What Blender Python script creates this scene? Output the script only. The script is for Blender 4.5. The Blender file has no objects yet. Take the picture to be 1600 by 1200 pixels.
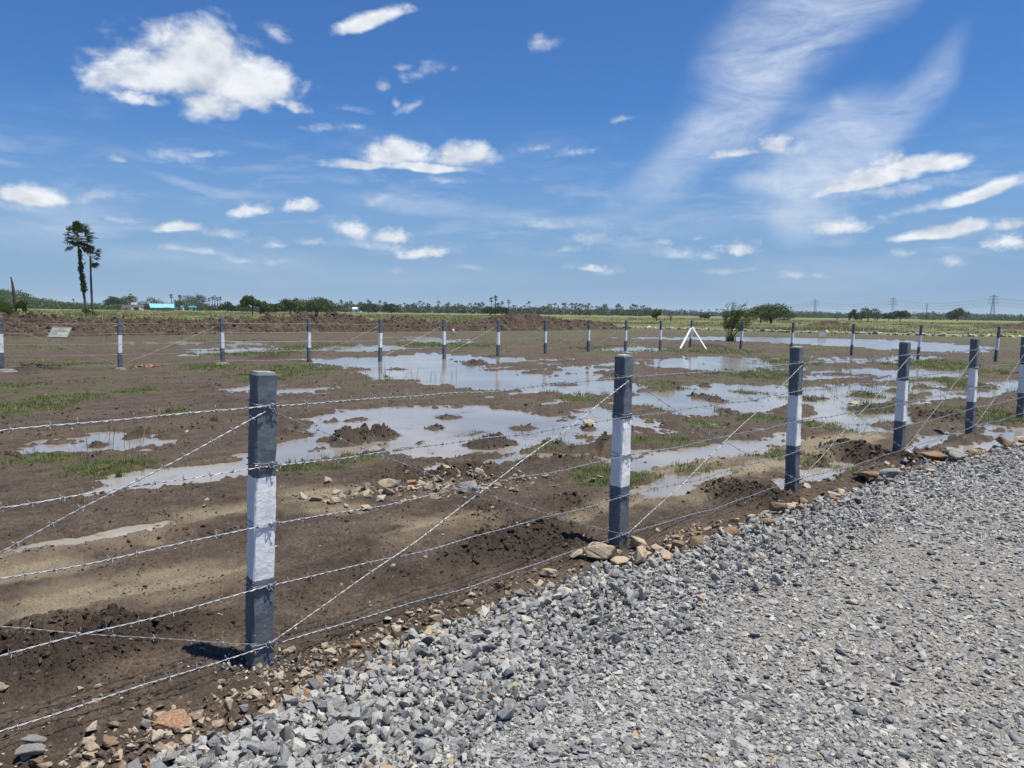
import bpy, bmesh, math, random
import numpy as np
from mathutils import Vector, Matrix

SC = bpy.context.scene
COL = SC.collection
R = math.radians
rng = np.random.default_rng(7)
random.seed(7)

# ------------------------------------------------------------------ camera
CAMZ = 1.6
FPX = 1200.0
PITCH = math.atan(112 / 1200)
ROLL = 0.0137
F_ = Vector((0, math.cos(PITCH), -math.sin(PITCH)))
R0 = Vector((1, 0, 0))
U0 = Vector((0, math.sin(PITCH), math.cos(PITCH)))
RT = R0 * math.cos(ROLL) + U0 * math.sin(ROLL)
UP = U0 * math.cos(ROLL) - R0 * math.sin(ROLL)
cam_d = bpy.data.cameras.new('camera')
cam = bpy.data.objects.new('camera', cam_d)
COL.objects.link(cam)
SC.camera = cam
cam_d.sensor_width = 36
cam_d.lens = 36 * FPX / 1600
cam_d.clip_start = 0.05
cam_d.clip_end = 30000
M = Matrix(((RT.x, UP.x, -F_.x, 0), (RT.y, UP.y, -F_.y, 0), (RT.z, UP.z, -F_.z, CAMZ), (0, 0, 0, 1)))
cam.matrix_world = M


def ray(px, py):
    return F_ + RT * ((px - 800) / FPX) - UP * ((py - 600) / FPX)


def gp(px, py, z=0.0):
    """ground point seen at a photograph pixel"""
    d = ray(px, py)
    t = (z - CAMZ) / d.z
    return Vector((d.x * t, d.y * t, z))


def at(px, y, py=None):
    """point at ground distance y (world +Y) in the direction of pixel column px"""
    d = ray(px, 490 + (px - 800) * ROLL if py is None else py)
    t = y / d.y
    return Vector((d.x * t, y, CAMZ + d.z * t))


# ------------------------------------------------------------------ noise
def _h(ix, iy, seed):
    n = (ix.astype(np.int64) * 374761393 + iy.astype(np.int64) * 668265263 + seed * 1442695041) & 0xFFFFFFFF
    n = ((n ^ (n >> 13)) * 1274126177) & 0xFFFFFFFF
    return ((n ^ (n >> 16)) & 0xFFFF) / 65535.0


def vn(x, y, seed=0):
    x0 = np.floor(x); y0 = np.floor(y)
    fx = x - x0; fy = y - y0
    fx = fx * fx * fx * (fx * (fx * 6 - 15) + 10)
    fy = fy * fy * fy * (fy * (fy * 6 - 15) + 10)
    a = _h(x0, y0, seed); b = _h(x0 + 1, y0, seed); c = _h(x0, y0 + 1, seed); d = _h(x0 + 1, y0 + 1, seed)
    return (a + (b - a) * fx) * (1 - fy) + (c + (d - c) * fx) * fy - 0.5


def fbm(x, y, f, octv=4, seed=0, gain=0.5):
    s = 0; a = 1.0
    for i in range(octv):
        c, sn = math.cos(1.1 * i + seed), math.sin(1.1 * i + seed)
        s = s + a * vn((x * c - y * sn) * f + 17.3 * i, (x * sn + y * c) * f - 9.1 * i, seed + i * 31)
        f *= 2.03; a *= gain
    return s


def sstep(a, b, x):
    t = np.clip((x - a) / (b - a), 0, 1)
    return t * t * (3 - 2 * t)


# ------------------------------------------------------------------ object helpers
def tag(o, label=None, cat=None, group=None, kind=None):
    if label: o['label'] = label
    if cat: o['category'] = cat
    if group: o['group'] = group
    if kind: o['kind'] = kind
    return o


def empty(name, loc=(0, 0, 0), rz=0):
    o = bpy.data.objects.new(name, None)
    COL.objects.link(o)
    o.location = loc
    o.rotation_euler = (0, 0, rz)
    o.empty_display_size = 0.2
    return o


def link(name, me, parent=None):
    o = bpy.data.objects.new(name, me)
    COL.objects.link(o)
    if parent: o.parent = parent
    return o


def copy_tree(o, parent=None):
    c = o.copy()
    COL.objects.link(c)
    if parent: c.parent = parent
    for ch in list(o.children):
        copy_tree(ch, c)
    return c


class MB:
    def __init__(s):
        s.v = []; s.f = []; s.m = []; s.sm = []

    def add(s, vs, fs, mi=0, smooth=False):
        b = len(s.v)
        s.v.extend([tuple(p) for p in vs])
        for f in fs:
            s.f.append(tuple(i + b for i in f)); s.m.append(mi); s.sm.append(smooth)

    def box(s, c, size, rot=None, mi=0):
        hx, hy, hz = size[0] / 2, size[1] / 2, size[2] / 2
        vs = [Vector((x, y, z)) for z in (-hz, hz) for y in (-hy, hy) for x in (-hx, hx)]
        if rot is not None: vs = [rot @ v for v in vs]
        vs = [v + Vector(c) for v in vs]
        s.add(vs, [(0, 2, 3, 1), (4, 5, 7, 6), (0, 1, 5, 4), (2, 6, 7, 3), (0, 4, 6, 2), (1, 3, 7, 5)], mi)

    def bar(s, a, b, w, mi=0, w2=None):
        s.tube([a, b], [w / 2, (w2 or w) / 2], 4, mi, smooth=False)

    def tube(s, pts, rad, n=6, mi=0, smooth=True, cap=True):
        pts = [Vector(p) for p in pts]
        if not hasattr(rad, '__len__'): rad = [rad] * len(pts)
        vs = []
        ref = None
        for i, p in enumerate(pts):
            d = (pts[min(i + 1, len(pts) - 1)] - pts[max(i - 1, 0)]).normalized()
            if ref is None:
                ref = d.orthogonal().normalized()
            ref = (ref - d * ref.dot(d)).normalized()
            q = d.cross(ref)
            for k in range(n):
                a = 2 * math.pi * k / n
                vs.append(p + (ref * math.cos(a) + q * math.sin(a)) * rad[i])
        fs = []
        for i in range(len(pts) - 1):
            for k in range(n):
                k2 = (k + 1) % n
                fs.append((i * n + k, i * n + k2, (i + 1) * n + k2, (i + 1) * n + k))
        if cap:
            fs.append(tuple(range(n - 1, -1, -1)))
            fs.append(tuple((len(pts) - 1) * n + k for k in range(n)))
        s.add(vs, fs, mi, smooth)

    def mesh(s, name, mats):
        me = bpy.data.meshes.new(name)
        me.from_pydata(s.v, [], s.f)
        for m in (mats if isinstance(mats, (list, tuple)) else [mats]): me.materials.append(m)
        me.polygons.foreach_set('material_index', s.m)
        me.polygons.foreach_set('use_smooth', s.sm)
        me.update()
        return me

    def build(s, name, mats, parent=None):
        return link(name, s.mesh(name, mats), parent)


def np_mesh(name, verts, faces, mat, smooth=False, attrs=None):
    """verts (n,3); faces (m,k) all of one size"""
    me = bpy.data.meshes.new(name)
    k = faces.shape[1]
    me.vertices.add(len(verts)); me.vertices.foreach_set('co', np.ascontiguousarray(verts, dtype=np.float32).ravel())
    me.loops.add(faces.size); me.loops.foreach_set('vertex_index', np.ascontiguousarray(faces, dtype=np.int32).ravel())
    me.polygons.add(len(faces))
    me.polygons.foreach_set('loop_start', np.arange(0, faces.size, k, dtype=np.int32))
    me.polygons.foreach_set('use_smooth', np.full(len(faces), smooth, dtype=bool))
    for an, av in (attrs or {}).items():
        if av.ndim == 1:
            a = me.attributes.new(an, 'FLOAT', 'POINT'); a.data.foreach_set('value', av.astype(np.float32))
        else:
            a = me.attributes.new(an, 'FLOAT_COLOR', 'POINT')
            c = np.ones((len(av), 4), dtype=np.float32); c[:, :av.shape[1]] = av
            a.data.foreach_set('color', c.ravel())
    me.materials.append(mat)
    me.update(calc_edges=True)
    return me


# ------------------------------------------------------------------ material helpers
class NT:
    def __init__(s, name):
        s.mat = bpy.data.materials.new(name)
        s.mat.use_nodes = True
        s.t = s.mat.node_tree
        s.bsdf = s.t.nodes['Principled BSDF']

    def n(s, typ, **kw):
        nd = s.t.nodes.new(typ)
        for k, v in kw.items():
            if k in nd.inputs: nd.inputs[k].default_value = v
            else: setattr(nd, k, v)
        return nd

    def l(s, a, b): s.t.links.new(a, b)

    def noise(s, vec, scale, detail=4, rough=0.55):
        nd = s.n('ShaderNodeTexNoise')
        nd.inputs['Scale'].default_value = scale
        nd.inputs['Detail'].default_value = detail
        nd.inputs['Roughness'].default_value = rough
        if vec is not None: s.l(vec, nd.inputs['Vector'])
        return nd.outputs['Fac']

    def ramp(s, fac, stops):
        nd = s.n('ShaderNodeValToRGB')
        cr = nd.color_ramp
        while len(cr.elements) < len(stops): cr.elements.new(0.5)
        for e, (p, c) in zip(cr.elements, stops):
            e.position = p
            e.color = (*c, 1) if hasattr(c, '__len__') else (c, c, c, 1)
        s.l(fac, nd.inputs['Fac'])
        return nd.outputs['Color']

    def mix(s, fac, a, b, mode='MIX'):
        nd = s.n('ShaderNodeMix', data_type='RGBA', blend_type=mode)
        for i, x in ((0, fac), (6, a), (7, b)):
            if hasattr(x, 'is_linked'): s.l(x, nd.inputs[i])
            elif i == 0: nd.inputs[i].default_value = x
            else: nd.inputs[i].default_value = (*x, 1)
        return nd.outputs[2]

    def math(s, op, a, b=0.0, clamp=False):
        nd = s.n('ShaderNodeMath', operation=op, use_clamp=clamp)
        for i, x in ((0, a), (1, b)):
            if hasattr(x, 'is_linked'): s.l(x, nd.inputs[i])
            else: nd.inputs[i].default_value = x
        return nd.outputs[0]

    def maprange(s, v, a, b, c=0.0, d=1.0):
        nd = s.n('ShaderNodeMapRange')
        s.l(v, nd.inputs[0])
        for i, x in enumerate((a, b, c, d)): nd.inputs[i + 1].default_value = x
        return nd.outputs[0]

    def bump(s, h, strength, dist):
        nd = s.n('ShaderNodeBump')
        nd.inputs['Strength'].default_value = strength
        nd.inputs['Distance'].default_value = dist
        s.l(h, nd.inputs['Height'])
        s.l(nd.outputs[0], s.bsdf.inputs['Normal'])

    def set(s, **kw):
        for k, v in kw.items():
            i = s.bsdf.inputs[k.replace('_', ' ')]
            if hasattr(v, 'is_linked'): s.l(v, i)
            else: i.default_value = (*v, 1) if hasattr(v, '__len__') and len(v) == 3 else v
        return s.mat

    def pos(s): return s.n('ShaderNodeNewGeometry').outputs['Position']
    def obj(s): return s.n('ShaderNodeTexCoord').outputs['Object']

    def attr(s, name):
        return s.n('ShaderNodeAttribute', attribute_name=name)


def simple(name, c1, c2, scale=6, rough=0.8, bump=0.0, bscale=40, spec=0.3, objspace=False):
    t = NT(name)
    p = t.obj() if objspace else t.pos()
    col = t.ramp(t.noise(p, scale, 5), [(0.3, c1), (0.7, c2)])
    if bump: t.bump(t.noise(p, bscale, 4), bump, 0.02)
    return t.set(Base_Color=col, Roughness=rough, Specular_IOR_Level=spec)


def leaf_mat(name, c1, c2, scale=0.8, transl=0.25):
    t = NT(name)
    p = t.pos()
    f = t.noise(p, scale, 3, 0.7)
    col = t.ramp(f, [(0.3, c1), (0.7, c2)])
    t.set(Base_Color=col, Roughness=0.55, Specular_IOR_Level=0.25)
    tr = t.n('ShaderNodeBsdfTranslucent')
    t.l(col, tr.inputs['Color'])
    mx = t.n('ShaderNodeMixShader')
    mx.inputs[0].default_value = transl
    t.l(t.bsdf.outputs[0], mx.inputs[1]); t.l(tr.outputs[0], mx.inputs[2])
    t.l(mx.outputs[0], t.t.nodes['Material Output'].inputs['Surface'])
    return t.mat


# ------------------------------------------------------------------ fence frame of reference
NEAR = [(405, 1042, 412, 572), (965, 860, 975, 553), (1237, 769, 1245, 546), (1403, 717, 1414, 537), (1515, 678, 1523.5, 533),
        (1594, 655, 1602, 530)]
near_base = [gp(b[0], b[1]) for b in NEAR]
P1 = near_base[0]
FD = (near_base[-1] - near_base[0]); FD.z = 0; FD.normalize()
FN = Vector((FD.y, -FD.x, 0))          # to the road side


def st(x, y):
    dx, dy = x - P1.x, y - P1.y
    return dx * FD.x + dy * FD.y, dx * FN.x + dy * FN.y


EDGE_PX = [(290, 1200), (440, 1122), (560, 1050), (700, 990), (850, 935), (930, 898), (1060, 868), (1180, 818), (1300, 778), (1400, 744), (1500, 720), (1600, 694)]
_e = [st(*gp(*p)[:2]) for p in EDGE_PX]
_es = np.array([-12, -3] + [e[0] for e in _e] + [40, 4000]); _et = np.array([_e[0][1]] * 2 + [e[1] for e in _e] + [1.2, 1.2])


def road_t(x, y):
    """distance inside the gravel road (metres, negative on the mud side)"""
    s, t = st(x, y)
    return t - np.interp(s, _es, _et) + 0.10 * fbm(x, y, 1.7, 3, 5)


# ------------------------------------------------------------------ puddles, patches
PUD = [
    [(15, 700), (60, 690), (120, 683), (180, 673), (205, 671), (240, 678), (278, 686), (270, 693), (235, 691), (215, 702), (170, 706), (110, 708), (60, 713), (20, 709)],
    [(150, 766), (190, 742), (260, 734), (330, 727), (400, 712), (480, 700), (560, 687), (610, 685), (590, 698), (520, 710), (470, 720), (400, 737), (300, 752), (220, 760)],
    [(440, 690), (470, 665), (480, 648), (520, 637), (600, 637), (680, 632), (760, 629), (800, 640), (860, 650), (930, 638), (965, 648), (1010, 660), (960, 674), (905, 692), (840, 704), (760, 710), (720, 720), (660, 714), (620, 702), (590, 683), (520, 683), (470, 702)],
    [(575, 752), (640, 728), (700, 720), (780, 705), (850, 697), (900, 690), (950, 684), (945, 707), (880, 718), (800, 725), (720, 738), (640, 752)],
    [(475, 562), (560, 556), (640, 555), (700, 559), (760, 570), (830, 588), (930, 580), (955, 592), (860, 607), (780, 611), (690, 602), (600, 592), (540, 579), (500, 571)],
    [(600, 556), (680, 551), (740, 555), (860, 560), (840, 566), (720, 563)],
    [(820, 607), (880, 597), (960, 590), (1000, 598), (1010, 611), (900, 617), (830, 613)],
    [(985, 613), (1050, 598), (1150, 600), (1230, 605), (1320, 598), (1410, 608), (1370, 635), (1290, 642), (1240, 632), (1180, 644), (1100, 648), (1030, 638), (985, 628)],
    [(1010, 565), (1080, 557), (1180, 559), (1235, 571), (1180, 581), (1100, 576), (1040, 574)],
    [(960, 528), (1100, 531), (1200, 534), (1300, 540), (1420, 547), (1540, 550), (1545, 541), (1400, 531), (1240, 527), (1100, 526)],
    [(1240, 580), (1340, 574), (1420, 577), (1510, 581), (1520, 588), (1440, 592), (1360, 592), (1280, 590)],
    [(1415, 600), (1440, 594), (1500, 600), (1515, 612), (1480, 624), (1435, 620)],
    [(960, 702), (1020, 681), (1080, 671), (1130, 667), (1110, 680), (1010, 698), (985, 708)],
    [(985, 724), (1080, 700), (1180, 688), (1240, 678), (1215, 697), (1120, 708), (1050, 722), (990, 740)],
    [(1000, 762), (1080, 735), (1150, 728), (1105, 748), (1030, 764)],
    [(1270, 655), (1340, 640), (1400, 637), (1440, 645), (1390, 668), (1310, 668)],
    [(1310, 672), (1370, 655), (1400, 660), (1400, 676), (1340, 680)],
    [(1440, 718), (1465, 703), (1510, 690), (1560, 673), (1605, 664), (1605, 690), (1540, 700), (1500, 716)],
    [(1215, 808), (1240, 785), (1300, 768), (1350, 752), (1400, 742), (1370, 772), (1310, 792), (1260, 812)],
    [(1170, 770), (1240, 748), (1290, 732), (1320, 726), (1290, 750), (1200, 774)],
    [(1400, 700), (1440, 682), (1490, 676), (1470, 690), (1420, 704)],
    [(75, 850), (130, 835), (200, 824), (290, 816), (285, 826), (200, 842), (110, 856)],
    [(190, 537), (300, 538), (310, 534), (220, 533)],
    [(280, 550), (340, 543), (430, 541), (445, 546), (350, 553), (300, 555)],
    [(360, 533), (420, 534), (435, 540), (350, 538)],
    [(335, 607), (400, 598), (450, 604), (530, 604), (500, 614), (420, 617), (360, 612)],
    [(480, 545), (580, 538), (660, 543), (590, 549), (490, 549)],
    [(590, 527), (650, 525), (720, 531), (745, 535), (690, 536), (640, 531)],
    [(930, 546), (1000, 541), (1045, 545), (980, 550)],
    [(870, 585), (890, 573), (965, 569), (955, 581), (890, 582)],
    [(1555, 597), (1605, 590), (1605, 608), (1560, 606)],
    [(1530, 613), (1585, 605), (1580, 617), (1540, 619)],
    [(1310, 618), (1370, 612), (1420, 620), (1380, 632), (1320, 630)],
    [(1280, 558), (1370, 561), (1440, 556), (1390, 566), (1290, 566)],
    [(760, 618), (840, 620), (850, 626), (770, 626)],
]
ISL = [(545, 686, 28, 10, .12), (595, 679, 34, 9, .10), (680, 667, 18, 5, .07), (655, 691, 11, 5, .06), (765, 692, 46, 9, .12), (470, 675, 45, 5, .06),
       (920, 668, 15, 6, .07), (215, 679, 16, 6, .12), (152, 694, 24, 5, .06), (1185, 625, 14, 4, .08), (1120, 625, 18, 4, .08), (880, 700, 40, 6, .08),
       (1330, 585, 60, 3, .06), (740, 568, 22, 3, .12), (620, 575, 20, 3, .05), (1100, 602, 10, 3, .10), (640, 735, 30, 6, .05), (950, 700, 30, 7, .10),
       (1090, 618, 22, 4, .10), (1130, 640, 30, 5, .06), (1045, 606, 40, 3, .06), (1170, 612, 30, 3, .05), (1360, 618, 26, 3, .06), (1260, 622, 40, 4, .06), (700, 650, 30, 4, .05), (820, 668, 26, 4, .06), (560, 655, 22, 4, .05), (860, 720, 40, 5, .06), (750, 735, 30, 5, .05), (880, 600, 40, 3, .05), (1460, 606, 26, 3, .05)]
HEAP = [(95, 1015, 140, 46, .12), (225, 1000, 80, 34, .085), (330, 985, 80, 26, .04), (60, 1070, 110, 26, .05), (540, 900, 80, 22, .035), (830, 850, 105, 38, .10), (735, 872, 60, 26, .05), (1140, 775, 60, 20, .10), (1215, 782, 50, 12, .06),
        (1335, 712, 55, 13, .13), (1290, 725, 40, 9, .06), (1425, 727, 20, 8, .1), (1480, 655, 45, 7, .10), (640, 905, 60, 24, .03), (60, 578, 40, 3, .16), (1110, 543, 26, 3, .16), (900, 795, 70, 20, .05),
        (1380, 640, 60, 6, .05), (760, 800, 60, 16, .04), (1010, 760, 40, 10, .05), (420, 560, 30, 3, .1), (700, 745, 120, 14, .07), (350, 840, 90, 14, .035), (480, 930, 40, 20, .03)]
SAND = [[(0, 880), (80, 850), (300, 812), (390, 790), (390, 805), (290, 832), (100, 884), (0, 910)],
        [(0, 955), (100, 925), (300, 900), (400, 880), (400, 905), (250, 937), (80, 975), (0, 992)],
        [(440, 790), (480, 768), (560, 770), (540, 795), (470, 800)],
        [(590, 845), (640, 825), (720, 808), (740, 815), (660, 838), (600, 858)],
        [(900, 820), (1010, 770), (1130, 745), (1150, 760), (1050, 790)],
        [(1010, 735), (1200, 700), (1380, 670), (1380, 690), (1200, 740), (1050, 770)]]
GREEN = [(30, 640, 70, 16), (210, 613, 42, 6), (115, 622, 55, 8), (170, 732, 70, 15), (60, 722, 60, 9), (270, 648, 30, 7), (470, 578, 70, 9), (420, 590, 60, 8),
         (870, 708, 60, 10), (945, 750, 70, 17), (1030, 748, 45, 9), (1105, 665, 40, 8), (1060, 692, 45, 8), (1070, 640, 60, 8), (1290, 665, 60, 9), (1355, 642, 50, 11),
         (1300, 612, 70, 7), (1470, 600, 70, 8), (1430, 568, 80, 7), (560, 718, 50, 9), (1290, 728, 40, 12), (640, 588, 30, 4), (1170, 585, 70, 7), (980, 546, 90, 5),
         (520, 543, 90, 5), (390, 552, 80, 6), (330, 575, 60, 5), (690, 588, 50, 4), (1120, 550, 60, 4), (900, 612, 60, 5), (900, 625, 50, 6), (1210, 565, 60, 6),
         (1540, 650, 70, 10), (1210, 712, 60, 8), (30, 605, 40, 6), (90, 570, 80, 4), (480, 735, 50, 8), (240, 745, 40, 6), (1380, 612, 60, 6), (700, 540, 80, 4), (1500, 580, 60, 5), (1100, 735, 50, 8), (1160, 612, 50, 4), (1040, 606, 50, 4), (1260, 622, 50, 5), (1360, 618, 40, 4), (1190, 655, 50, 6), (1330, 655, 40, 6), (820, 712, 40, 6), (1000, 690, 40, 6)]


def poly_np(pts):
    return np.array([gp(*p)[:2] for p in pts])


def sd_poly(x, y, P):
    d2 = np.full(x.shape, 1e9); ins = np.zeros(x.shape, bool)
    n = len(P)
    for i in range(n):
        ax, ay = P[i]; bx, by = P[(i + 1) % n]
        ex, ey = bx - ax, by - ay
        t = np.clip(((x - ax) * ex + (y - ay) * ey) / (ex * ex + ey * ey + 1e-12), 0, 1)
        d2 = np.minimum(d2, (x - ax - ex * t) ** 2 + (y - ay - ey * t) ** 2)
        c = (ay > y) != (by > y)
        with np.errstate(divide='ignore', invalid='ignore'):
            xi = ax + (y - ay) * ex / (ey if ey != 0 else 1e-9)
        ins ^= c & (x < xi)
    d = np.sqrt(d2)
    return np.where(ins, -d, d)


def ell(px, py, hw, hh):
    c = gp(px, py); a = gp(px - hw, py); b = gp(px, py + hh)
    rx = (c - a).length; ry = (c - b).length * 1.05
    return c.x, c.y, rx, max(ry, 0.05)


PUD_G = [poly_np(p) for p in PUD]
ISL_G = [(*ell(*i[:4]), i[4]) for i in ISL]
HEAP_G = [(*ell(*i[:4]), i[4]) for i in HEAP]
SAND_G = [poly_np(p) for p in SAND]
GREEN_G = [ell(*g) for g in GREEN]
_B = [(-120, 26), (-40, 34), (-23, 42), (-14.6, 55), (0, 68), (9, 77), (13, 88), (28.7, 72.5), (42.7, 65.5), (140, 40)]
_BX = np.array([b[0] for b in _B]); _BY = np.array([b[1] for b in _B])
WATER_Z = -0.02


def masked(x, y, P, pad, fn, out, op):
    lo = P.min(0) - pad; hi = P.max(0) + pad
    m = (x > lo[0]) & (x < hi[0]) & (y > lo[1]) & (y < hi[1])
    if m.any(): out[m] = op(out[m], fn(x[m], y[m]))


def blob(out, x, y, c, val, op):
    cx, cy, rx, ry = c
    m = (np.abs(x - cx) < 2.2 * rx) & (np.abs(y - cy) < 2.2 * ry)
    if m.any():
        q = np.sqrt(((x[m] - cx) / rx) ** 2 + ((y[m] - cy) / ry) ** 2)
        out[m] = op(out[m], val * np.clip(1.15 - q, 0, 1) ** 0.9)


def terrain(x, y, full=False):
    x = np.asarray(x, float); y = np.asarray(y, float)
    s, t = st(x, y)
    rt = road_t(x, y)
    sd = np.full(x.shape, 4.0)
    for P in PUD_G:
        masked(x, y, P, 0.9, lambda a, b: sd_poly(a, b, P), sd, np.minimum)
    dist = np.hypot(x, y)
    big = fbm(x, y, 0.9, 3, 11)
    med = fbm(x, y, 3.1, 4, 3)
    fine = fbm(x, y, 14.0, 4, 8, 0.6)
    crumb = np.abs(fbm(x, y, 30.0, 3, 21, 0.65))
    wl = np.clip(dist / 9, 0.6, 3.0)
    streak = fbm(s * 0.45, t * 2.6, 1.0, 4, 19)
    w = sstep(-0.16, 0.15, (sd - .09 * wl * sstep(-1.5, 1.5, x) + (0.30 * med + 0.16 * big + 0.14 * fine + 0.42 * streak) * wl) / np.sqrt(wl))
    heap = np.zeros(x.shape)
    for h in HEAP_G: blob(heap, x, y, h[:4], h[4] * .7, lambda a, b: a + b)
    isl = np.zeros(x.shape)
    for h in ISL_G: blob(isl, x, y, h[:4], h[4], lambda a, b: a + b)
    rough = 0.018 * med + 0.012 * fine + 0.017 * crumb
    # wheel ruts along the fence in the near left mud
    rut = 0.016 * np.sin(t * 2 * math.pi / 0.62 + 0.8 * big) * sstep(-3.4, -2.6, t) * (1 - sstep(-0.9, -0.3, t)) * (1 - sstep(4, 9, s))
    z_out = 0.016 + 0.012 * big + rough + rut
    z_in = -0.050 + 0.014 * fine + 0.026 * med + 0.022 * streak
    z = z_in + (z_out - z_in) * w + 0.012 * streak * (t < 0)
    hn = 1 + 0.8 * med + 0.55 * fine
    z = z + (heap + isl) * np.clip(hn, 0.1, 3) + heap * 0.5 * crumb
    # gravel road
    rr = sstep(-0.05, 0.7, rt)
    far_t = sstep(9.0, 10.5, t)
    rsurf = 0.085 + 0.006 * fine + 0.014 * fbm(x, y, 0.7, 2, 40)
    z = z * (1 - rr) + rsurf * rr
    z = np.where((rt > -0.15), np.maximum(z, WATER_Z + 0.0 + 0.12 * np.clip(rt + 0.15, 0, 1)), z)
    # field beyond the plot
    fb = y - np.interp(x, _BX, _BY)
    fld = sstep(-1.0, 2.0, fb)
    fld = np.maximum(fld, sstep(-60, -80, x))
    zf = 0.06 + 0.12 * fbm(x, y, 0.08, 3, 60) + 0.10 * fbm(x, y, 0.5, 3, 61)
    zf = np.where(dist > 400, 0.05, zf)
    z = z * (1 - fld) + zf * fld
    back = sstep(2.0, -2.0, y) * (1 - rr)
    z = z + back * 0.04
    if not full: return z
    sand = np.zeros(x.shape)
    for P in SAND_G:
        tmp = np.full(x.shape, 4.0)
        masked(x, y, P, 0.6, lambda a, b: sd_poly(a, b, P), tmp, np.minimum)
        sand = np.maximum(sand, 1 - sstep(-0.12, 0.22, tmp + 0.3 * med))
    sand *= (1 - np.clip(heap * 9, 0, 1)) * (.45 + .55 * sstep(0.5, -0.2, rut / 0.016))
    green = np.zeros(x.shape)
    for g in GREEN_G: blob(green, x, y, g, 1.0, np.maximum)
    mid = sstep(9, 22, dist) * sstep(-0.05, 0.25, fbm(x, y, 0.45, 4, 77)) * 0.55
    green = np.clip(np.maximum(green * 1.2, mid) + 0.7 * fine * (green > 0.05), 0, 1) * (1 - np.clip(heap * 15, 0, 1)) * w
    nearfld = sstep(-30, -6, fb) * sstep(-0.4, 0.05, fbm(x, y, 0.25, 3, 78)) * 1.0 * sstep(-12, 8, x) + 0.0 * x
    green = np.maximum(green, nearfld * (1 - fld) * w)
    dark = np.clip(heap * 23 + 0.8 * isl * 10, 0, 1)
    return z, sand, green, fld, rt, dark


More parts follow.
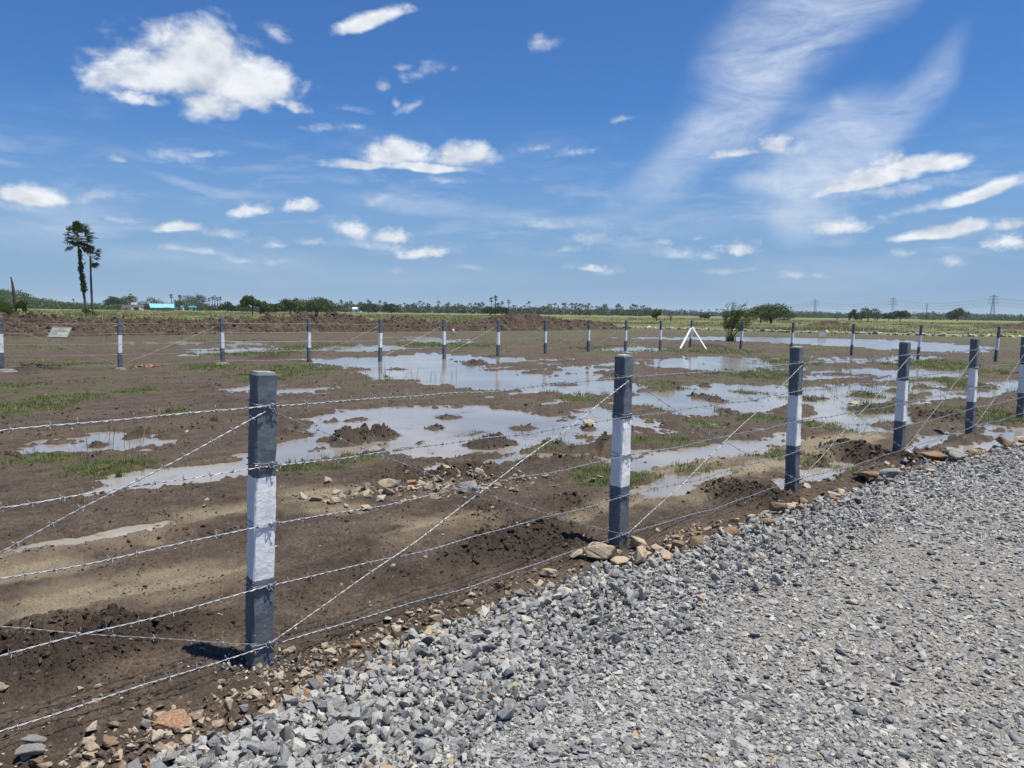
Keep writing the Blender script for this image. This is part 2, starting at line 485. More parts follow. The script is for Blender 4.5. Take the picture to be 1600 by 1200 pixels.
# ------------------------------------------------------------------ ground materials
def mud_material():
    t = NT('mud')
    p = t.pos()
    a = t.attr('mask'); sep = t.n('ShaderNodeSeparateColor'); t.l(a.outputs['Color'], sep.inputs[0])
    dk = t.attr('dark').outputs['Fac']
    n1 = t.noise(p, 0.7, 4); n2 = t.noise(p, 5, 6, 0.65); n3 = t.noise(p, 45, 4, 0.6); n4 = t.noise(p, 190, 3, 0.6)
    base = t.ramp(n2, [(0.26, (.046, .031, .020)), (0.5, (.112, .080, .053)), (0.74, (.195, .147, .100))])
    base = t.mix(t.math('MULTIPLY', t.maprange(n1, 0.42, 0.62), 0.5), base, (.165, .122, .085))
    red = t.noise(p, 0.33, 2)
    base = t.mix(t.math('MULTIPLY', t.maprange(red, 0.52, 0.68), 0.45), base, (.150, .092, .060))
    ms = t.n('ShaderNodeMapping'); ms.inputs['Rotation'].default_value = (0, 0, -math.atan2(FD.y, FD.x)); ms.inputs['Scale'].default_value = (1, 3.2, 1)
    mr = t.n('ShaderNodeVectorRotate', rotation_type='Z_AXIS'); t.l(p, mr.inputs['Vector']); mr.inputs['Angle'].default_value = -math.atan2(FD.y, FD.x)
    ms.inputs['Rotation'].default_value = (0, 0, 0); t.l(mr.outputs[0], ms.inputs[0])
    sk = t.noise(ms.outputs[0], .85, 6, .68)
    base = t.mix(t.maprange(sk, .50, .62, 0, .55), base, (.050, .036, .025))
    base = t.mix(t.maprange(sk, .36, .46, .45, 0), base, (.205, .155, .108))
    pat = t.noise(p, 8, 8, 0.76)
    base = t.mix(t.maprange(pat, .52, .64, 0, .65), base, (.034, .024, .017))
    base = t.mix(t.maprange(pat, .30, .42, .5, 0), base, (.20, .155, .108))
    base = t.mix(dk, base, t.ramp(n3, [(0.3, (.030, .020, .013)), (0.7, (.078, .055, .037))]))
    base = t.mix(t.maprange(n3, 0.38, 0.66, 0.0, 0.7), base, (.034, .025, .018))
    grit = t.maprange(n4, 0.60, 0.72)
    base = t.mix(t.math('MULTIPLY', grit, 0.45), base, (.26, .215, .16))
    snd = t.ramp(t.noise(p, 90, 3), [(0.3, (.20, .155, .095)), (0.7, (.40, .33, .215))])
    sm = t.math('MULTIPLY', sep.outputs[0], t.maprange(n2, 0.2, 0.45, .35, 1))
    base = t.mix(sm, base, snd)
    # low green growth
    gcol = t.ramp(t.noise(p, 30, 4, 0.7), [(0.3, (.050, .062, .020)), (0.55, (.095, .120, .036)), (0.75, (.17, .165, .075))])
    base = t.mix(t.math('MULTIPLY', sep.outputs[1], .42), base, gcol)
    gm = t.math('MULTIPLY', sep.outputs[1], t.maprange(t.noise(p, 11, 5, 0.7), 0.36, 0.6), True)
    base = t.mix(t.math('MULTIPLY', gm, 0.8), base, gcol)
    # fields
    mp = t.n('ShaderNodeMapping'); mp.inputs['Scale'].default_value = (0.25, 1.0, 1); t.l(p, mp.inputs[0])
    f1 = t.noise(mp.outputs[0], 0.05, 5, 0.6)
    f2 = t.noise(p, 1.2, 4, 0.7)
    fcol = t.ramp(f1, [(0.30, (.095, .130, .030)), (0.45, (.145, .170, .045)), (0.58, (.22, .205, .085)), (0.72, (.28, .235, .13))])
    fcol = t.mix(t.maprange(f2, 0.35, 0.7, 0, 0.55), fcol, (.060, .078, .022))
    base = t.mix(sep.outputs[2], base, fcol)
    # wet rim close to the water level
    sp = t.n('ShaderNodeSeparateXYZ'); t.l(p, sp.inputs[0])
    wet = t.maprange(sp.outputs[2], -0.02, 0.018, 1, 0)
    notf = t.math('SUBTRACT', 1.0, sep.outputs[2])
    wet = t.math('MULTIPLY', wet, notf)
    base = t.mix(t.math('MULTIPLY', wet, 0.45), base, (.085, .064, .045))
    rough = t.math('SUBTRACT', 0.92, t.math('MULTIPLY', wet, 0.55))
    hb = t.math('ADD', t.math('MULTIPLY', n3, 0.7), t.math('MULTIPLY', n4, 0.3))
    t.bump(hb, 1.0, 0.035)
    return t.set(Base_Color=base, Roughness=rough, Specular_IOR_Level=0.35)


def road_material():
    t = NT('crushed_stone')
    p = t.pos()
    v = t.n('ShaderNodeTexVoronoi'); v.inputs['Scale'].default_value = 48; t.l(p, v.inputs['Vector'])
    v2 = t.n('ShaderNodeTexVoronoi'); v2.inputs['Scale'].default_value = 110; t.l(p, v2.inputs['Vector'])
    sp = t.n('ShaderNodeSeparateColor'); t.l(v.outputs['Color'], sp.inputs[0])
    st_c = t.ramp(sp.outputs[0], [(0.0, (.10, .105, .11)), (0.45, (.21, .212, .21)), (0.8, (.34, .33, .31)), (0.97, (.40, .34, .25))])
    dust = t.ramp(t.noise(p, 140, 3), [(0.3, (.19, .17, .135)), (0.7, (.38, .34, .27))])
    m = t.math('ADD', t.math('MULTIPLY', t.attr('dust').outputs['Fac'], .5), .15)
    col = t.mix(m, st_c, dust)
    h = t.math('ADD', t.math('MULTIPLY', v.outputs['Distance'], -1.0), t.math('MULTIPLY', v2.outputs['Distance'], -0.5))
    t.bump(h, 0.9, 0.02)
    return t.set(Base_Color=col, Roughness=0.9, Specular_IOR_Level=0.25)


def dustf(x, y):
    c = gp(1590, 1080)
    return .75 * sstep(.0, .45, fbm(x, y, .42, 3, 120) + .75 * np.exp(-(((x - c.x) / 1.0) ** 2 + ((y - c.y) / 1.1) ** 2)))


MUD = mud_material()
ROAD = road_material()

# ------------------------------------------------------------------ ground sheet
az = np.concatenate([np.arange(-44, 44.01, 0.1), np.arange(48, 316, 4.0)])
az = np.radians(az)
yp = np.arange(760, 26, -1.15)
rr_ = np.concatenate([CAMZ * 768 / yp, np.geomspace(CAMZ * 768 / 25.0, 5200, 150)])
rr_ = np.concatenate([[0.5, 1.0], rr_])
A, RR = np.meshgrid(az, rr_)
gx = (RR * np.sin(A)).ravel(); gy = (RR * np.cos(A)).ravel()
gz, sand, green, fld, rt, dark = terrain(gx, gy, True)
na, nr = len(az), len(rr_)
idx = np.arange(na * nr).reshape(nr, na)
nxt = np.roll(idx, -1, axis=1)
faces = np.stack([idx[:-1].ravel(), nxt[:-1].ravel(), nxt[1:].ravel(), idx[1:].ravel()], axis=1)[:, ::-1]
verts = np.stack([gx, gy, gz], axis=1)
s_all, t_all = st(gx, gy)
isroad = (rt > -0.02) & (t_all < 9.5)
fr = isroad[faces].all(axis=1)
# the ground keeps its faces under the road edge row, the road takes the rest
def sub(f, name, mat, **at_):
    used = np.unique(f)
    remap = np.zeros(len(verts), np.int64); remap[used] = np.arange(len(used))
    me = np_mesh(name, verts[used], remap[f], mat, True, {k: v[used] for k, v in at_.items()})
    return link(name, me)
tag(sub(faces[~fr], 'ground', MUD, mask=np.stack([sand, green, fld], 1), dark=dark), kind='structure')
tag(sub(faces[fr], 'gravel_road', ROAD, dust=dustf(gx, gy)), kind='structure')
b = MB()
k = 24
b.add([(0, 0, float(terrain(np.array([0.]), np.array([0.]))[0]))] + [(0.505 * math.sin(2 * math.pi * i / k), 0.505 * math.cos(2 * math.pi * i / k), 0.095) for i in range(k)],
      [(0, 1 + (i + 1) % k, 1 + i) for i in range(k)])
tag(b.build('gravel_road', ROAD), kind='structure')


def gz_at(x, y):
    return float(terrain(np.array([float(x)]), np.array([float(y)]))[0])


# water lying in the puddles: one level sheet under the plot
def water_material():
    t = NT('muddy_water')
    p = t.pos()
    n = t.noise(p, 0.5, 3)
    dp = t.attr('depth').outputs['Fac']
    col = t.ramp(n, [(0.35, (.22, .20, .17)), (0.65, (.31, .285, .24))])
    col = t.mix(t.maprange(dp, .0, .022), (.17, .13, .086), col)
    w = t.n('ShaderNodeMapping'); w.inputs['Scale'].default_value = (1, 1.6, 1); t.l(p, w.inputs[0])
    t.bump(t.noise(w.outputs[0], 7, 3, 0.5), 0.07, 0.01)
    return t.set(Base_Color=col, Roughness=0.11, IOR=1.33, Specular_IOR_Level=0.5)


dep = WATER_Z - gz
wf = (dep[faces] > -0.03).any(axis=1) & (np.hypot(gx, gy)[faces].max(axis=1) < 90) & (fld[faces].max(axis=1) < .3) & (rt[faces].max(axis=1) < .25)
used = np.unique(faces[wf]); remap = np.zeros(len(verts), np.int64); remap[used] = np.arange(len(used))
wv = verts[used].copy(); wv[:, 2] = WATER_Z
tag(link('water', np_mesh('water', wv, remap[faces[wf]], water_material(), True, {'depth': dep[used]})), kind='structure')


# ------------------------------------------------------------------ stone templates and scatter
def stone_template(seed, flat=1.0, n=11):
    r = np.random.default_rng(seed)
    bm = bmesh.new()
    for _ in range(n):
        v = r.normal(size=3); v /= np.linalg.norm(v)
        v /= np.abs(v).max() ** 0.75
        v *= r.uniform(0.78, 1.0)
        bm.verts.new((v[0], v[1] * r.uniform(.7, 1), v[2] * flat))
    res = bmesh.ops.convex_hull(bm, input=bm.verts)
    junk = list({e for e in res['geom_interior'] + res['geom_unused'] if isinstance(e, bmesh.types.BMVert)})
    bmesh.ops.delete(bm, geom=junk, context='VERTS')
    bmesh.ops.triangulate(bm, faces=bm.faces)
    bm.verts.index_update()
    v = np.array([q.co[:] for q in bm.verts]); f = np.array([[q.index for q in fc.verts] for fc in bm.faces])
    bm.free()
    return v, f


TEMPL = [stone_template(100 + i, 0.75, 11 + i % 6) for i in range(26)]


def rand_rot(n, tilt):
    a = rng.uniform(0, 2 * np.pi, n); bb = rng.normal(0, tilt, n); c = rng.normal(0, tilt, n)
    ca, sa, cb, sb, cc, sc = np.cos(a), np.sin(a), np.cos(bb), np.sin(bb), np.cos(c), np.sin(c)
    Z = np.zeros((n, 3, 3)); Y = np.zeros((n, 3, 3)); X = np.zeros((n, 3, 3))
    Z[:, 0, 0] = ca; Z[:, 0, 1] = -sa; Z[:, 1, 0] = sa; Z[:, 1, 1] = ca; Z[:, 2, 2] = 1
    Y[:, 0, 0] = cb; Y[:, 0, 2] = sb; Y[:, 2, 0] = -sb; Y[:, 2, 2] = cb; Y[:, 1, 1] = 1
    X[:, 1, 1] = cc; X[:, 1, 2] = -sc; X[:, 2, 1] = sc; X[:, 2, 2] = cc; X[:, 0, 0] = 1
    return Z @ Y @ X


def scatter(name, pos, size, tilt, mat, tint, flat=(0.45, 0.9), elong=(0.6, 1.0), smooth=False):
    n = len(pos)
    rot = rand_rot(n, tilt)
    sc = np.stack([size, size * rng.uniform(*elong, n), size * rng.uniform(*flat, n)], 1)
    which = rng.integers(0, len(TEMPL), n)
    V = []; Fc = []; T = []; off = 0
    for k, (tv, tf) in enumerate(TEMPL):
        m = which == k
        q = int(m.sum())
        if not q: continue
        vv = np.einsum('nij,nvj->nvi', rot[m], tv[None] * sc[m][:, None, :]) + pos[m][:, None, :]
        V.append(vv.reshape(-1, 3))
        Fc.append((tf[None] + (np.arange(q) * len(tv))[:, None, None] + off).reshape(-1, 3))
        T.append(np.repeat(tint[m], len(tv)))
        off += q * len(tv)
    me = np_mesh(name, np.concatenate(V), np.concatenate(Fc), mat, smooth, {'tint': np.concatenate(T)})
    return link(name, me)


def stone_material(name, stops, bump=0.6):
    t = NT(name)
    tn = t.attr('tint').outputs['Fac']
    p = t.pos()
    col = t.ramp(tn, stops)
    n = t.noise(p, 75, 6, 0.72)
    col = t.mix(t.maprange(n, 0.38, 0.60, 0.45, 0), col, t.mix(0.6, col, (.035, .034, .032)))
    col = t.mix(t.maprange(t.noise(p, 38, 4, .6), .52, .66, 0, .4), col, (.46, .43, .36))
    t.bump(n, bump, 0.012)
    return t.set(Base_Color=col, Roughness=0.8, Specular_IOR_Level=0.3)


GREY_STOPS = [(0.0, (.066, .070, .074)), (0.2, (.145, .150, .154)), (0.48, (.265, .268, .264)), (0.74, (.42, .415, .39)), (0.93, (.54, .51, .44)), (1.0, (.44, .32, .20))]
GRAVEL = stone_material('grey_stone', GREY_STOPS)
TAN = [(0.0, (.07, .05, .036)), (0.45, (.18, .125, .08)), (0.7, (.38, .30, .21)), (1.0, (.46, .40, .31))]


def road_pts(n, rmin, rmax, tmin, tmax, power=0.0, azr=(-42, 44)):
    """points on the road, uniform in log distance (denser close by)"""
    out = []
    got = 0
    while got < n:
        q = n * 2
        r = rmin * (rmax / rmin) ** rng.uniform(0, 1, q)
        a = np.radians(rng.uniform(*azr, q))
        x, y = r * np.sin(a), r * np.cos(a)
        d = road_t(x, y)
        m = (d > tmin) & (d < tmax) & (st(x, y)[1] < 9)
        out.append(np.stack([x[m], y[m]], 1)); got += int(m.sum())
    return np.concatenate(out)[:n]


def place(xy, lift):
    return np.column_stack([xy, terrain(xy[:, 0], xy[:, 1]) + lift])


# coarse crushed stone heaped along the road edge
xy = np.concatenate([road_pts(14000, 2.2, 13, -0.06, 0.95), road_pts(2200, 8, 26, -0.06, 1.2), road_pts(11000, 2.2, 13, -0.1, 1.1)])
small_ = np.concatenate([np.ones(16200), np.full(11000, .45)])
d = road_t(xy[:, 0], xy[:, 1])
size = small_ * rng.lognormal(0, 0.45, len(xy)) * np.interp(d, [-.06, .15, .6, .95], [.017, .0185, .0145, .011])
size = np.clip(size, 0.006, 0.044)
tag(scatter('gravel', place(xy, size * rng.uniform(-0.3, 1.0, len(xy))), size, 0.65, GRAVEL, np.clip(rng.beta(2.2, 1.7, len(xy)) * 0.93 + (rng.uniform(0, 1, len(xy)) > .96) * .3, 0, 1)), kind='stuff',
    label='coarse grey crushed stone heaped along the road edge', cat='gravel')
# flat trodden chips over the rest of the road
xy = np.concatenate([road_pts(60000, 2.0, 9, 0.45, 12), road_pts(24000, 6, 30, 0.3, 12), road_pts(9000, 2.0, 5, .5, 12, azr=(-10, 44))])
xy = xy[rng.uniform(0, 1, len(xy)) > .5 * dustf(xy[:, 0], xy[:, 1])]
dist = np.hypot(xy[:, 0], xy[:, 1])
size = rng.lognormal(0, 0.42, len(xy)) * np.interp(dist, [2, 5, 12, 30], [.0095, .0118, .017, .03])
size = np.clip(size, 0.004, 0.035)
tag(scatter('gravel', place(xy, size * rng.uniform(-0.3, 0.35, len(xy))), size, 0.3, GRAVEL, np.clip(rng.beta(1.8, 1.6, len(xy)) * 0.95 + (rng.uniform(0, 1, len(xy)) > .97) * .2, 0, 1), flat=(.3, .7)), kind='stuff',
    label='small grey stone chips trodden into the road', cat='gravel')

c_ = near_base[0]
xy = np.stack([c_.x + .03 + rng.normal(0, .13, 240), c_.y - .03 + rng.normal(0, .07, 240)], 1)
size = np.clip(rng.lognormal(0, .5, 240) * .0065, .003, .02)
tag(scatter('gravel', place(xy, size * .3), size, .4, GRAVEL, rng.beta(2, 2, 240)), kind='stuff', label='grey cement chips round the foot of the nearest post', cat='gravel')

# brown earthy grit and small tan stones between mud and gravel
xy = np.concatenate([road_pts(4200, 2.2, 22, -0.32, 0.12), road_pts(800, 2.2, 3.6, -0.42, 0.10, azr=(-42, -8))])
xy = xy[rng.uniform(0, 1, len(xy)) < (0.25 + 1.3 * np.clip(fbm(xy[:, 0], xy[:, 1], 0.8, 2, 90) + 0.15, 0, 1))]
size = np.clip(rng.lognormal(0, 0.6, len(xy)) * .0105, .003, .04)
tag(scatter('gravel', place(xy, size * .3), size, 0.5, stone_material('tan_grit', TAN), rng.uniform(0, 1, len(xy))), kind='stuff',
    label='tan and brown stony grit between mud and grey gravel', cat='gravel')

# clods of churned mud
N = 120000
r = 2.3 * (24 / 2.3) ** rng.uniform(0, 1, N); a = np.radians(rng.uniform(-42, 42, N))
xy = np.stack([r * np.sin(a), r * np.cos(a)], 1)
z, sd_, gr_, fl_, rt_, dk_ = terrain(xy[:, 0], xy[:, 1], True)
pr = 0.03 + 0.9 * dk_ + 0.42 * sstep(.05, .3, fbm(xy[:, 0], xy[:, 1], 2.6, 3, 45)) + 0.1 * (fbm(xy[:, 0], xy[:, 1], 1.5, 3, 44) > 0.1)
ok = (rt_ < -0.05) & (z > WATER_Z + 0.005) & (rng.uniform(0, 1, N) < pr)
xy = xy[ok]; z = z[ok]; dk_ = dk_[ok]; r = r[ok]
size = np.clip(rng.lognormal(0, 0.5, len(xy)) * (0.0050 + .006 * dk_) * np.clip(r / 5, .8, 2.2), .004, .06)
t = NT('mud_clod')
c = t.ramp(t.attr('tint').outputs['Fac'], [(0, (.024, .017, .012)), (.6, (.062, .046, .033)), (1, (.13, .10, .075))])
t.bump(t.noise(t.pos(), 110, 4), 0.6, 0.01)
t.set(Base_Color=c, Roughness=0.9, Specular_IOR_Level=0.25)
tag(scatter('mud_clods', np.column_stack([xy, z + size * .02]), size, 0.6, t.mat, np.clip(rng.beta(2, 2.6, len(xy)), 0, 1)), kind='stuff', label='dark lumps of churned mud in the plot', cat='mud')

# pale pebbles lying in the mud
N = 5000
r = 2.6 * (22 / 2.6) ** rng.uniform(0, 1, N); a = np.radians(rng.uniform(-40, 42, N))
xy = np.stack([r * np.sin(a), r * np.cos(a)], 1)
z = terrain(xy[:, 0], xy[:, 1]); rt_ = road_t(xy[:, 0], xy[:, 1]); s_, t_ = st(xy[:, 0], xy[:, 1])
bed = np.exp(-((xy[:, 0] - gp(690, 765).x) / 0.9) ** 2 - ((xy[:, 1] - gp(690, 765).y) / 0.45) ** 2)
ok = (rt_ < -0.05) & (z > WATER_Z) & (rng.uniform(0, 1, N) < 0.12 + np.exp(-(t_ / 0.9) ** 2) * .25 + bed)
xy = xy[ok]; z = z[ok]
# bed of stones beside the near puddle
q = 430
bx = gp(690, 765)
cxy = np.stack([rng.normal(0, 1, q), rng.normal(0, .36, q)], 1) * 0.55
ang = math.radians(26)
cxy = np.stack([bx.x + cxy[:, 0] * math.cos(ang) - cxy[:, 1] * math.sin(ang), bx.y + cxy[:, 0] * math.sin(ang) + cxy[:, 1] * math.cos(ang)], 1)
cz = terrain(cxy[:, 0], cxy[:, 1])
xy = np.concatenate([xy, cxy]); z = np.concatenate([z, cz])
size = np.clip(rng.lognormal(0, .6, len(xy)) * np.concatenate([np.full(len(xy) - q, .009), np.full(q, .019)]), .004, .07)
tag(scatter('pebbles', np.column_stack([xy, z + size * .2]), size, 0.4, stone_material('pebble', TAN[1:] and [(0, (.16, .12, .085)), (.5, (.30, .24, .17)), (1, (.44, .38, .29))]), rng.uniform(0, 1, len(xy)), flat=(.35, .7)),
    kind='stuff', label='pale pebbles strewn over the mud', cat='pebbles')


# ------------------------------------------------------------------ single rocks
def rock_material(name, c1, c2, c3):
    t = NT(name)
    p = t.obj()
    n = t.noise(p, 9, 6, 0.65)
    col = t.ramp(n, [(0.3, c1), (0.52, c2), (0.7, c3)])
    cr = t.noise(p, 30, 5, 0.7)
    t.bump(cr, 0.55, 0.012)
    return t.set(Base_Color=col, Roughness=0.85, Specular_IOR_Level=0.3)


RK_TAN = rock_material('tan_rock', (.25, .165, .095), (.46, .36, .24), (.58, .51, .40))
RK_RED = rock_material('rusty_rock', (.17, .085, .048), (.34, .20, .115), (.50, .40, .29))
RK_GREY = rock_material('grey_rock', (.14, .14, .135), (.24, .235, .22), (.36, .34, .30))
RK_BROWN = rock_material('brown_rock', (.12, .080, .048), (.26, .175, .105), (.40, .31, .20))


def rock_mesh(seed, mat, angular=True):
    """boulder: convex hull, faceted, edges broken by a fine displacement"""
    r = np.random.default_rng(seed)
    v, f = stone_template(seed, 0.8, 13)
    bm = bmesh.new()
    vs = [bm.verts.new(p) for p in v]
    for q in f: bm.faces.new([vs[i] for i in q])
    bmesh.ops.bevel(bm, geom=list(bm.edges), offset=0.07, segments=1, affect='EDGES', profile=0.6)
    bmesh.ops.triangulate(bm, faces=bm.faces)
    bmesh.ops.subdivide_edges(bm, edges=[e for e in bm.edges if e.calc_length() > .35], cuts=2, use_grid_fill=True)
    bmesh.ops.triangulate(bm, faces=bm.faces)
    o1, o2, o3 = r.uniform(0, 50, 3)
    for q in bm.verts:
        x, y, z = np.array([q.co.x]), np.array([q.co.y]), np.array([q.co.z])
        dlt = float(fbm(x + o1 + z, y + o2 - z, 2.2, 3, 4)[0]) * 0.13
        q.co += q.co.normalized() * dlt
    me = bpy.data.meshes.new('rock')
    bm.to_mesh(me); bm.free()
    me.materials.append(mat)
    me.update()
    return me


def rock(px, py, wpx, ratio, seed, mat, label, group=None, squash=0.75, rz=None):
    p = gp(px, py)
    dist = p.y
    w = wpx / FPX * dist / 2 * math.hypot(1, p.x / p.y) ** 0.5
    o = link('rock', rock_mesh(seed, mat))
    z = gz_at(p.x, p.y + w * .3)
    h = w * ratio
    o.scale = (w, w * squash, h)
    o.rotation_euler = (random.uniform(-.15, .15), random.uniform(-.15, .15), random.uniform(-.6, .6) if rz is None else rz)
    o.location = (p.x, p.y + w * squash * .4, z + h * .72)
    tag(o, label, 'rock', group)
    return o


rock(940, 885, 62, .62, 1, RK_TAN, 'large tan rock lying left of the second post foot')
rock(988, 892, 50, .95, 2, RK_TAN, 'wedge shaped tan rock leaning upright before the second post')
rock(1002, 866, 42, .75, 3, RK_TAN, 'blocky tan rock just right of the second post foot')
rock(935, 872, 40, .6, 4, RK_TAN, 'pale rock behind the large tan rock at the second post')
rock(1030, 868, 30, .6, 5, RK_TAN, 'small beige rock right of the blocky tan rock')
rock(1060, 868, 42, .6, 6, RK_BROWN, 'brown rock in the edge row between second and third posts')
rock(1088, 862, 32, .9, 7, RK_BROWN, 'dark brown upright rock in the edge row past the second post')
rock(860, 907, 34, .55, 8, RK_TAN, 'flat pale tan rock alone on the mud before the gravel')
rock(780, 925, 26, .5, 9, RK_BROWN, 'small brownish stone alone in mud left of the pale tan rock')
rock(607, 1010, 18, .8, 10, RK_TAN, 'small tan stone standing at the mud edge of the gravel')
rock(270, 1150, 78, .40, 45, RK_RED, 'rusty orange rock with broken face at the near gravel edge', squash=.6, rz=.1)
rock(353, 1115, 28, .95, 12, RK_TAN, 'cream upright rock just above the rusty orange rock', squash=.8)
rock(378, 1118, 22, .8, 13, RK_GREY, 'small dark grey rock beside the cream upright rock')
rock(50, 1178, 44, .45, 14, RK_GREY, 'flat grey slab rock lying topmost at lower left corner', squash=.6)
rock(45, 1200, 46, .6, 15, RK_GREY, 'grey rock under the flat slab at the lower left corner')
rock(140, 1188, 28, .9, 16, RK_TAN, 'pointed cream rock near the lower left corner')
rock(168, 1176, 32, .7, 17, RK_BROWN, 'brown olive rock right of the pointed cream rock')
rock(226, 1148, 26, .8, 18, RK_GREY, 'small mottled rock left of the rusty orange rock')
rock(735, 775, 52, .55, 19, RK_GREY, 'grey white slab in the stone bed by the puddle')
rock(606, 765, 34, .6, 20, RK_TAN, 'yellowish rock at left end of the stone bed')
rock(622, 764, 16, 1.1, 21, RK_GREY, 'narrow grey stone beside the yellowish rock')
rock(642, 762, 18, .8, 22, RK_RED, 'pinkish stone in the middle of the stone bed')
rock(700, 745, 30, .6, 23, RK_TAN, 'tan stone at the top of the stone bed')
rock(572, 797, 24, .45, 24, RK_TAN, 'flat pale stone left below the stone bed')
rock(556, 997, 12, 1.0, 25, RK_TAN, 'tiny pale stone alone on dark mud right of nearest post')
rock(921, 669, 22, .65, 26, RK_TAN, 'pale topped rock on a mud islet in the puddle')
rock(1335, 637, 22, .5, 27, RK_TAN, 'flat pale stone on grass between third and fourth posts')
rock(1355, 753, 42, .45, 28, RK_BROWN, 'flat brown rock half in the puddle beyond the third post')
rock(1392, 750, 44, .55, 29, RK_GREY, 'pale grey rock at the road edge before the fourth post')
rock(1462, 722, 40, .6, 30, RK_BROWN, 'orange brown rock at the road edge right of fourth post')
rock(1500, 724, 44, .6, 31, RK_GREY, 'layered grey rock right of the orange brown rock')
rock(1570, 702, 26, 1.0, 32, RK_BROWN, 'upright brown rock at the road edge before the last post')
rock(1172, 822, 26, .7, 33, RK_TAN, 'cream stone in the edge row before the third post')
rock(1215, 800, 30, .8, 34, RK_BROWN, 'dark tilted stone at the puddle end by the third post')
rock(1332, 640, 14, .5, 35, RK_GREY, 'small grey stone beside the flat pale stone on grass')
rock(1353, 676, 12, .6, 36, RK_TAN, 'small white stone by the puddle left of fourth post')
rock(1075, 657, 10, .9, 37, RK_TAN, 'small round pink stone right of the second post')

rng2 = random.Random(3)
tpl_rocks = [rock_mesh(200 + i, m) for i, m in enumerate([RK_TAN, RK_TAN, RK_BROWN, RK_RED, RK_TAN, RK_GREY, RK_BROWN, RK_TAN])]
cnt = 0
while cnt < 112:
    s = rng2.uniform(-2.2, 14)
    sg = np.interp(s, _es, _et) + rng2.gauss(-0.02, 0.10)
    p = P1 + FD * s + FN * sg
    if p.y < 2.2: continue
    if s < 2 and rng2.random() < .45: continue
    o = link('rock', tpl_rocks[cnt % 8])
    w = rng2.uniform(.028, .080) * (1.0 if s > 2 else .62)
    o.scale = (w, w * rng2.uniform(.6, 1), w * rng2.uniform(.45, .8))
    o.rotation_euler = (rng2.uniform(-.3, .3), rng2.uniform(-.3, .3), rng2.uniform(0, 6.28))
    o.location = (p.x, p.y, gz_at(p.x, p.y) + w * .3)
    tag(o, 'brownish stone in the row along the gravel road edge', 'rock', 'stones along the near road edge')
    cnt += 1

# ------------------------------------------------------------------ fence posts
def post_material():
    t = NT('painted_concrete')
    p = t.obj()
    sp = t.n('ShaderNodeSeparateXYZ'); t.l(p, sp.inputs[0])
    inf = t.n('ShaderNodeObjectInfo')
    off = t.math('MULTIPLY', t.math('SUBTRACT', inf.outputs['Random'], 0.5), 0.06)
    wob = t.math('MULTIPLY', t.math('SUBTRACT', t.noise(p, 22, 3), 0.5), 0.018)
    z = t.math('ADD', t.math('ADD', sp.outputs[2], off), wob)
    lo = t.maprange(z, 0.447, 0.450); hi = t.maprange(z, 0.903, 0.906, 1, 0)
    band = t.math('MULTIPLY', lo, hi)
    w = t.n('ShaderNodeVectorMath', operation='ADD'); t.l(p, w.inputs[0]); t.l(inf.outputs['Location'], w.inputs[1])
    st_ = t.n('ShaderNodeMapping'); st_.inputs['Scale'].default_value = (1, 1, .3); t.l(w.outputs[0], st_.inputs[0])
    n = t.noise(st_.outputs[0], 26, 5, 0.65)
    grey = t.ramp(n, [(0.25, (.088, .106, .124)), (0.5, (.116, .136, .156)), (0.78, (.152, .172, .192))])
    white = t.ramp(n, [(0.22, (.62, .62, .60)), (0.5, (.80, .80, .785)), (0.8, (.86, .86, .85))])
    col = t.mix(band, grey, white)
    fl = t.noise(w.outputs[0], 60, 2, .5)
    col = t.mix(t.maprange(fl, 0.70, 0.715), col, (.55, .55, .52))
    dirt = t.math('MULTIPLY', t.maprange(sp.outputs[2], 0.0, 0.30, 1, 0), t.maprange(t.noise(w.outputs[0], 14, 4), .40, .6))
    col = t.mix(t.math('MULTIPLY', dirt, .75), col, (.13, .10, .075))
    t.bump(t.noise(w.outputs[0], 30, 5, .6), 0.35, 0.012)
    return t.set(Base_Color=col, Roughness=0.62, Specular_IOR_Level=0.35)


POST = post_material()
TOPM = simple('bare_concrete', (.22, .22, .20), (.42, .42, .40), 30, .9, .3, objspace=True)
WIRE = NT('galvanised_wire')
_n = WIRE.noise(WIRE.pos(), 60, 3)
WIRE.set(Base_Color=WIRE.ramp(_n, [(.3, (.28, .29, .30)), (.7, (.50, .51, .52))]), Metallic=0.55, Roughness=0.42)
WIRE = WIRE.mat

PW = 0.10
PH = 1.33


def post_mesh(seed, w=PW, h=PH, deep=0.16, slim=0.92):
    r = np.random.default_rng(seed)
    bm = bmesh.new()
    lv = [-deep] + list(np.linspace(0, h - .012, 26)) + [h]
    rings = []
    for i, z in enumerate(lv):
        hw = w / 2 * (1 - (1 - slim) * max(z, 0) / h)
        if i == len(lv) - 1: hw -= 0.008
        c = 0.007
        ring = []
        for (sx, sy) in ((1, 1), (-1, 1), (-1, -1), (1, -1)):
            k = [(hw, hw - c), (hw - c, hw)] if sx * sy > 0 else [(hw - c, hw), (hw, hw - c)]
            for (a, b_) in k:
                ring.append((sx * a + r.normal(0, .0016), sy * b_ + r.normal(0, .0016), z + (r.normal(0, .002) if i == len(lv) - 1 else 0)))
        rings.append([bm.verts.new(p) for p in ring])
    for i in range(len(rings) - 1):
        for k in range(8):
            bm.faces.new((rings[i][k], rings[i][(k + 1) % 8], rings[i + 1][(k + 1) % 8], rings[i + 1][k]))
    f = bm.faces.new(rings[-1]); f.material_index = 1
    bmesh.ops.recalc_face_normals(bm, faces=bm.faces)
    me = bpy.data.meshes.new('fence_post')
    bm.to_mesh(me); bm.free()
    me.materials.append(POST); me.materials.append(TOPM)
    me.update()
    return me


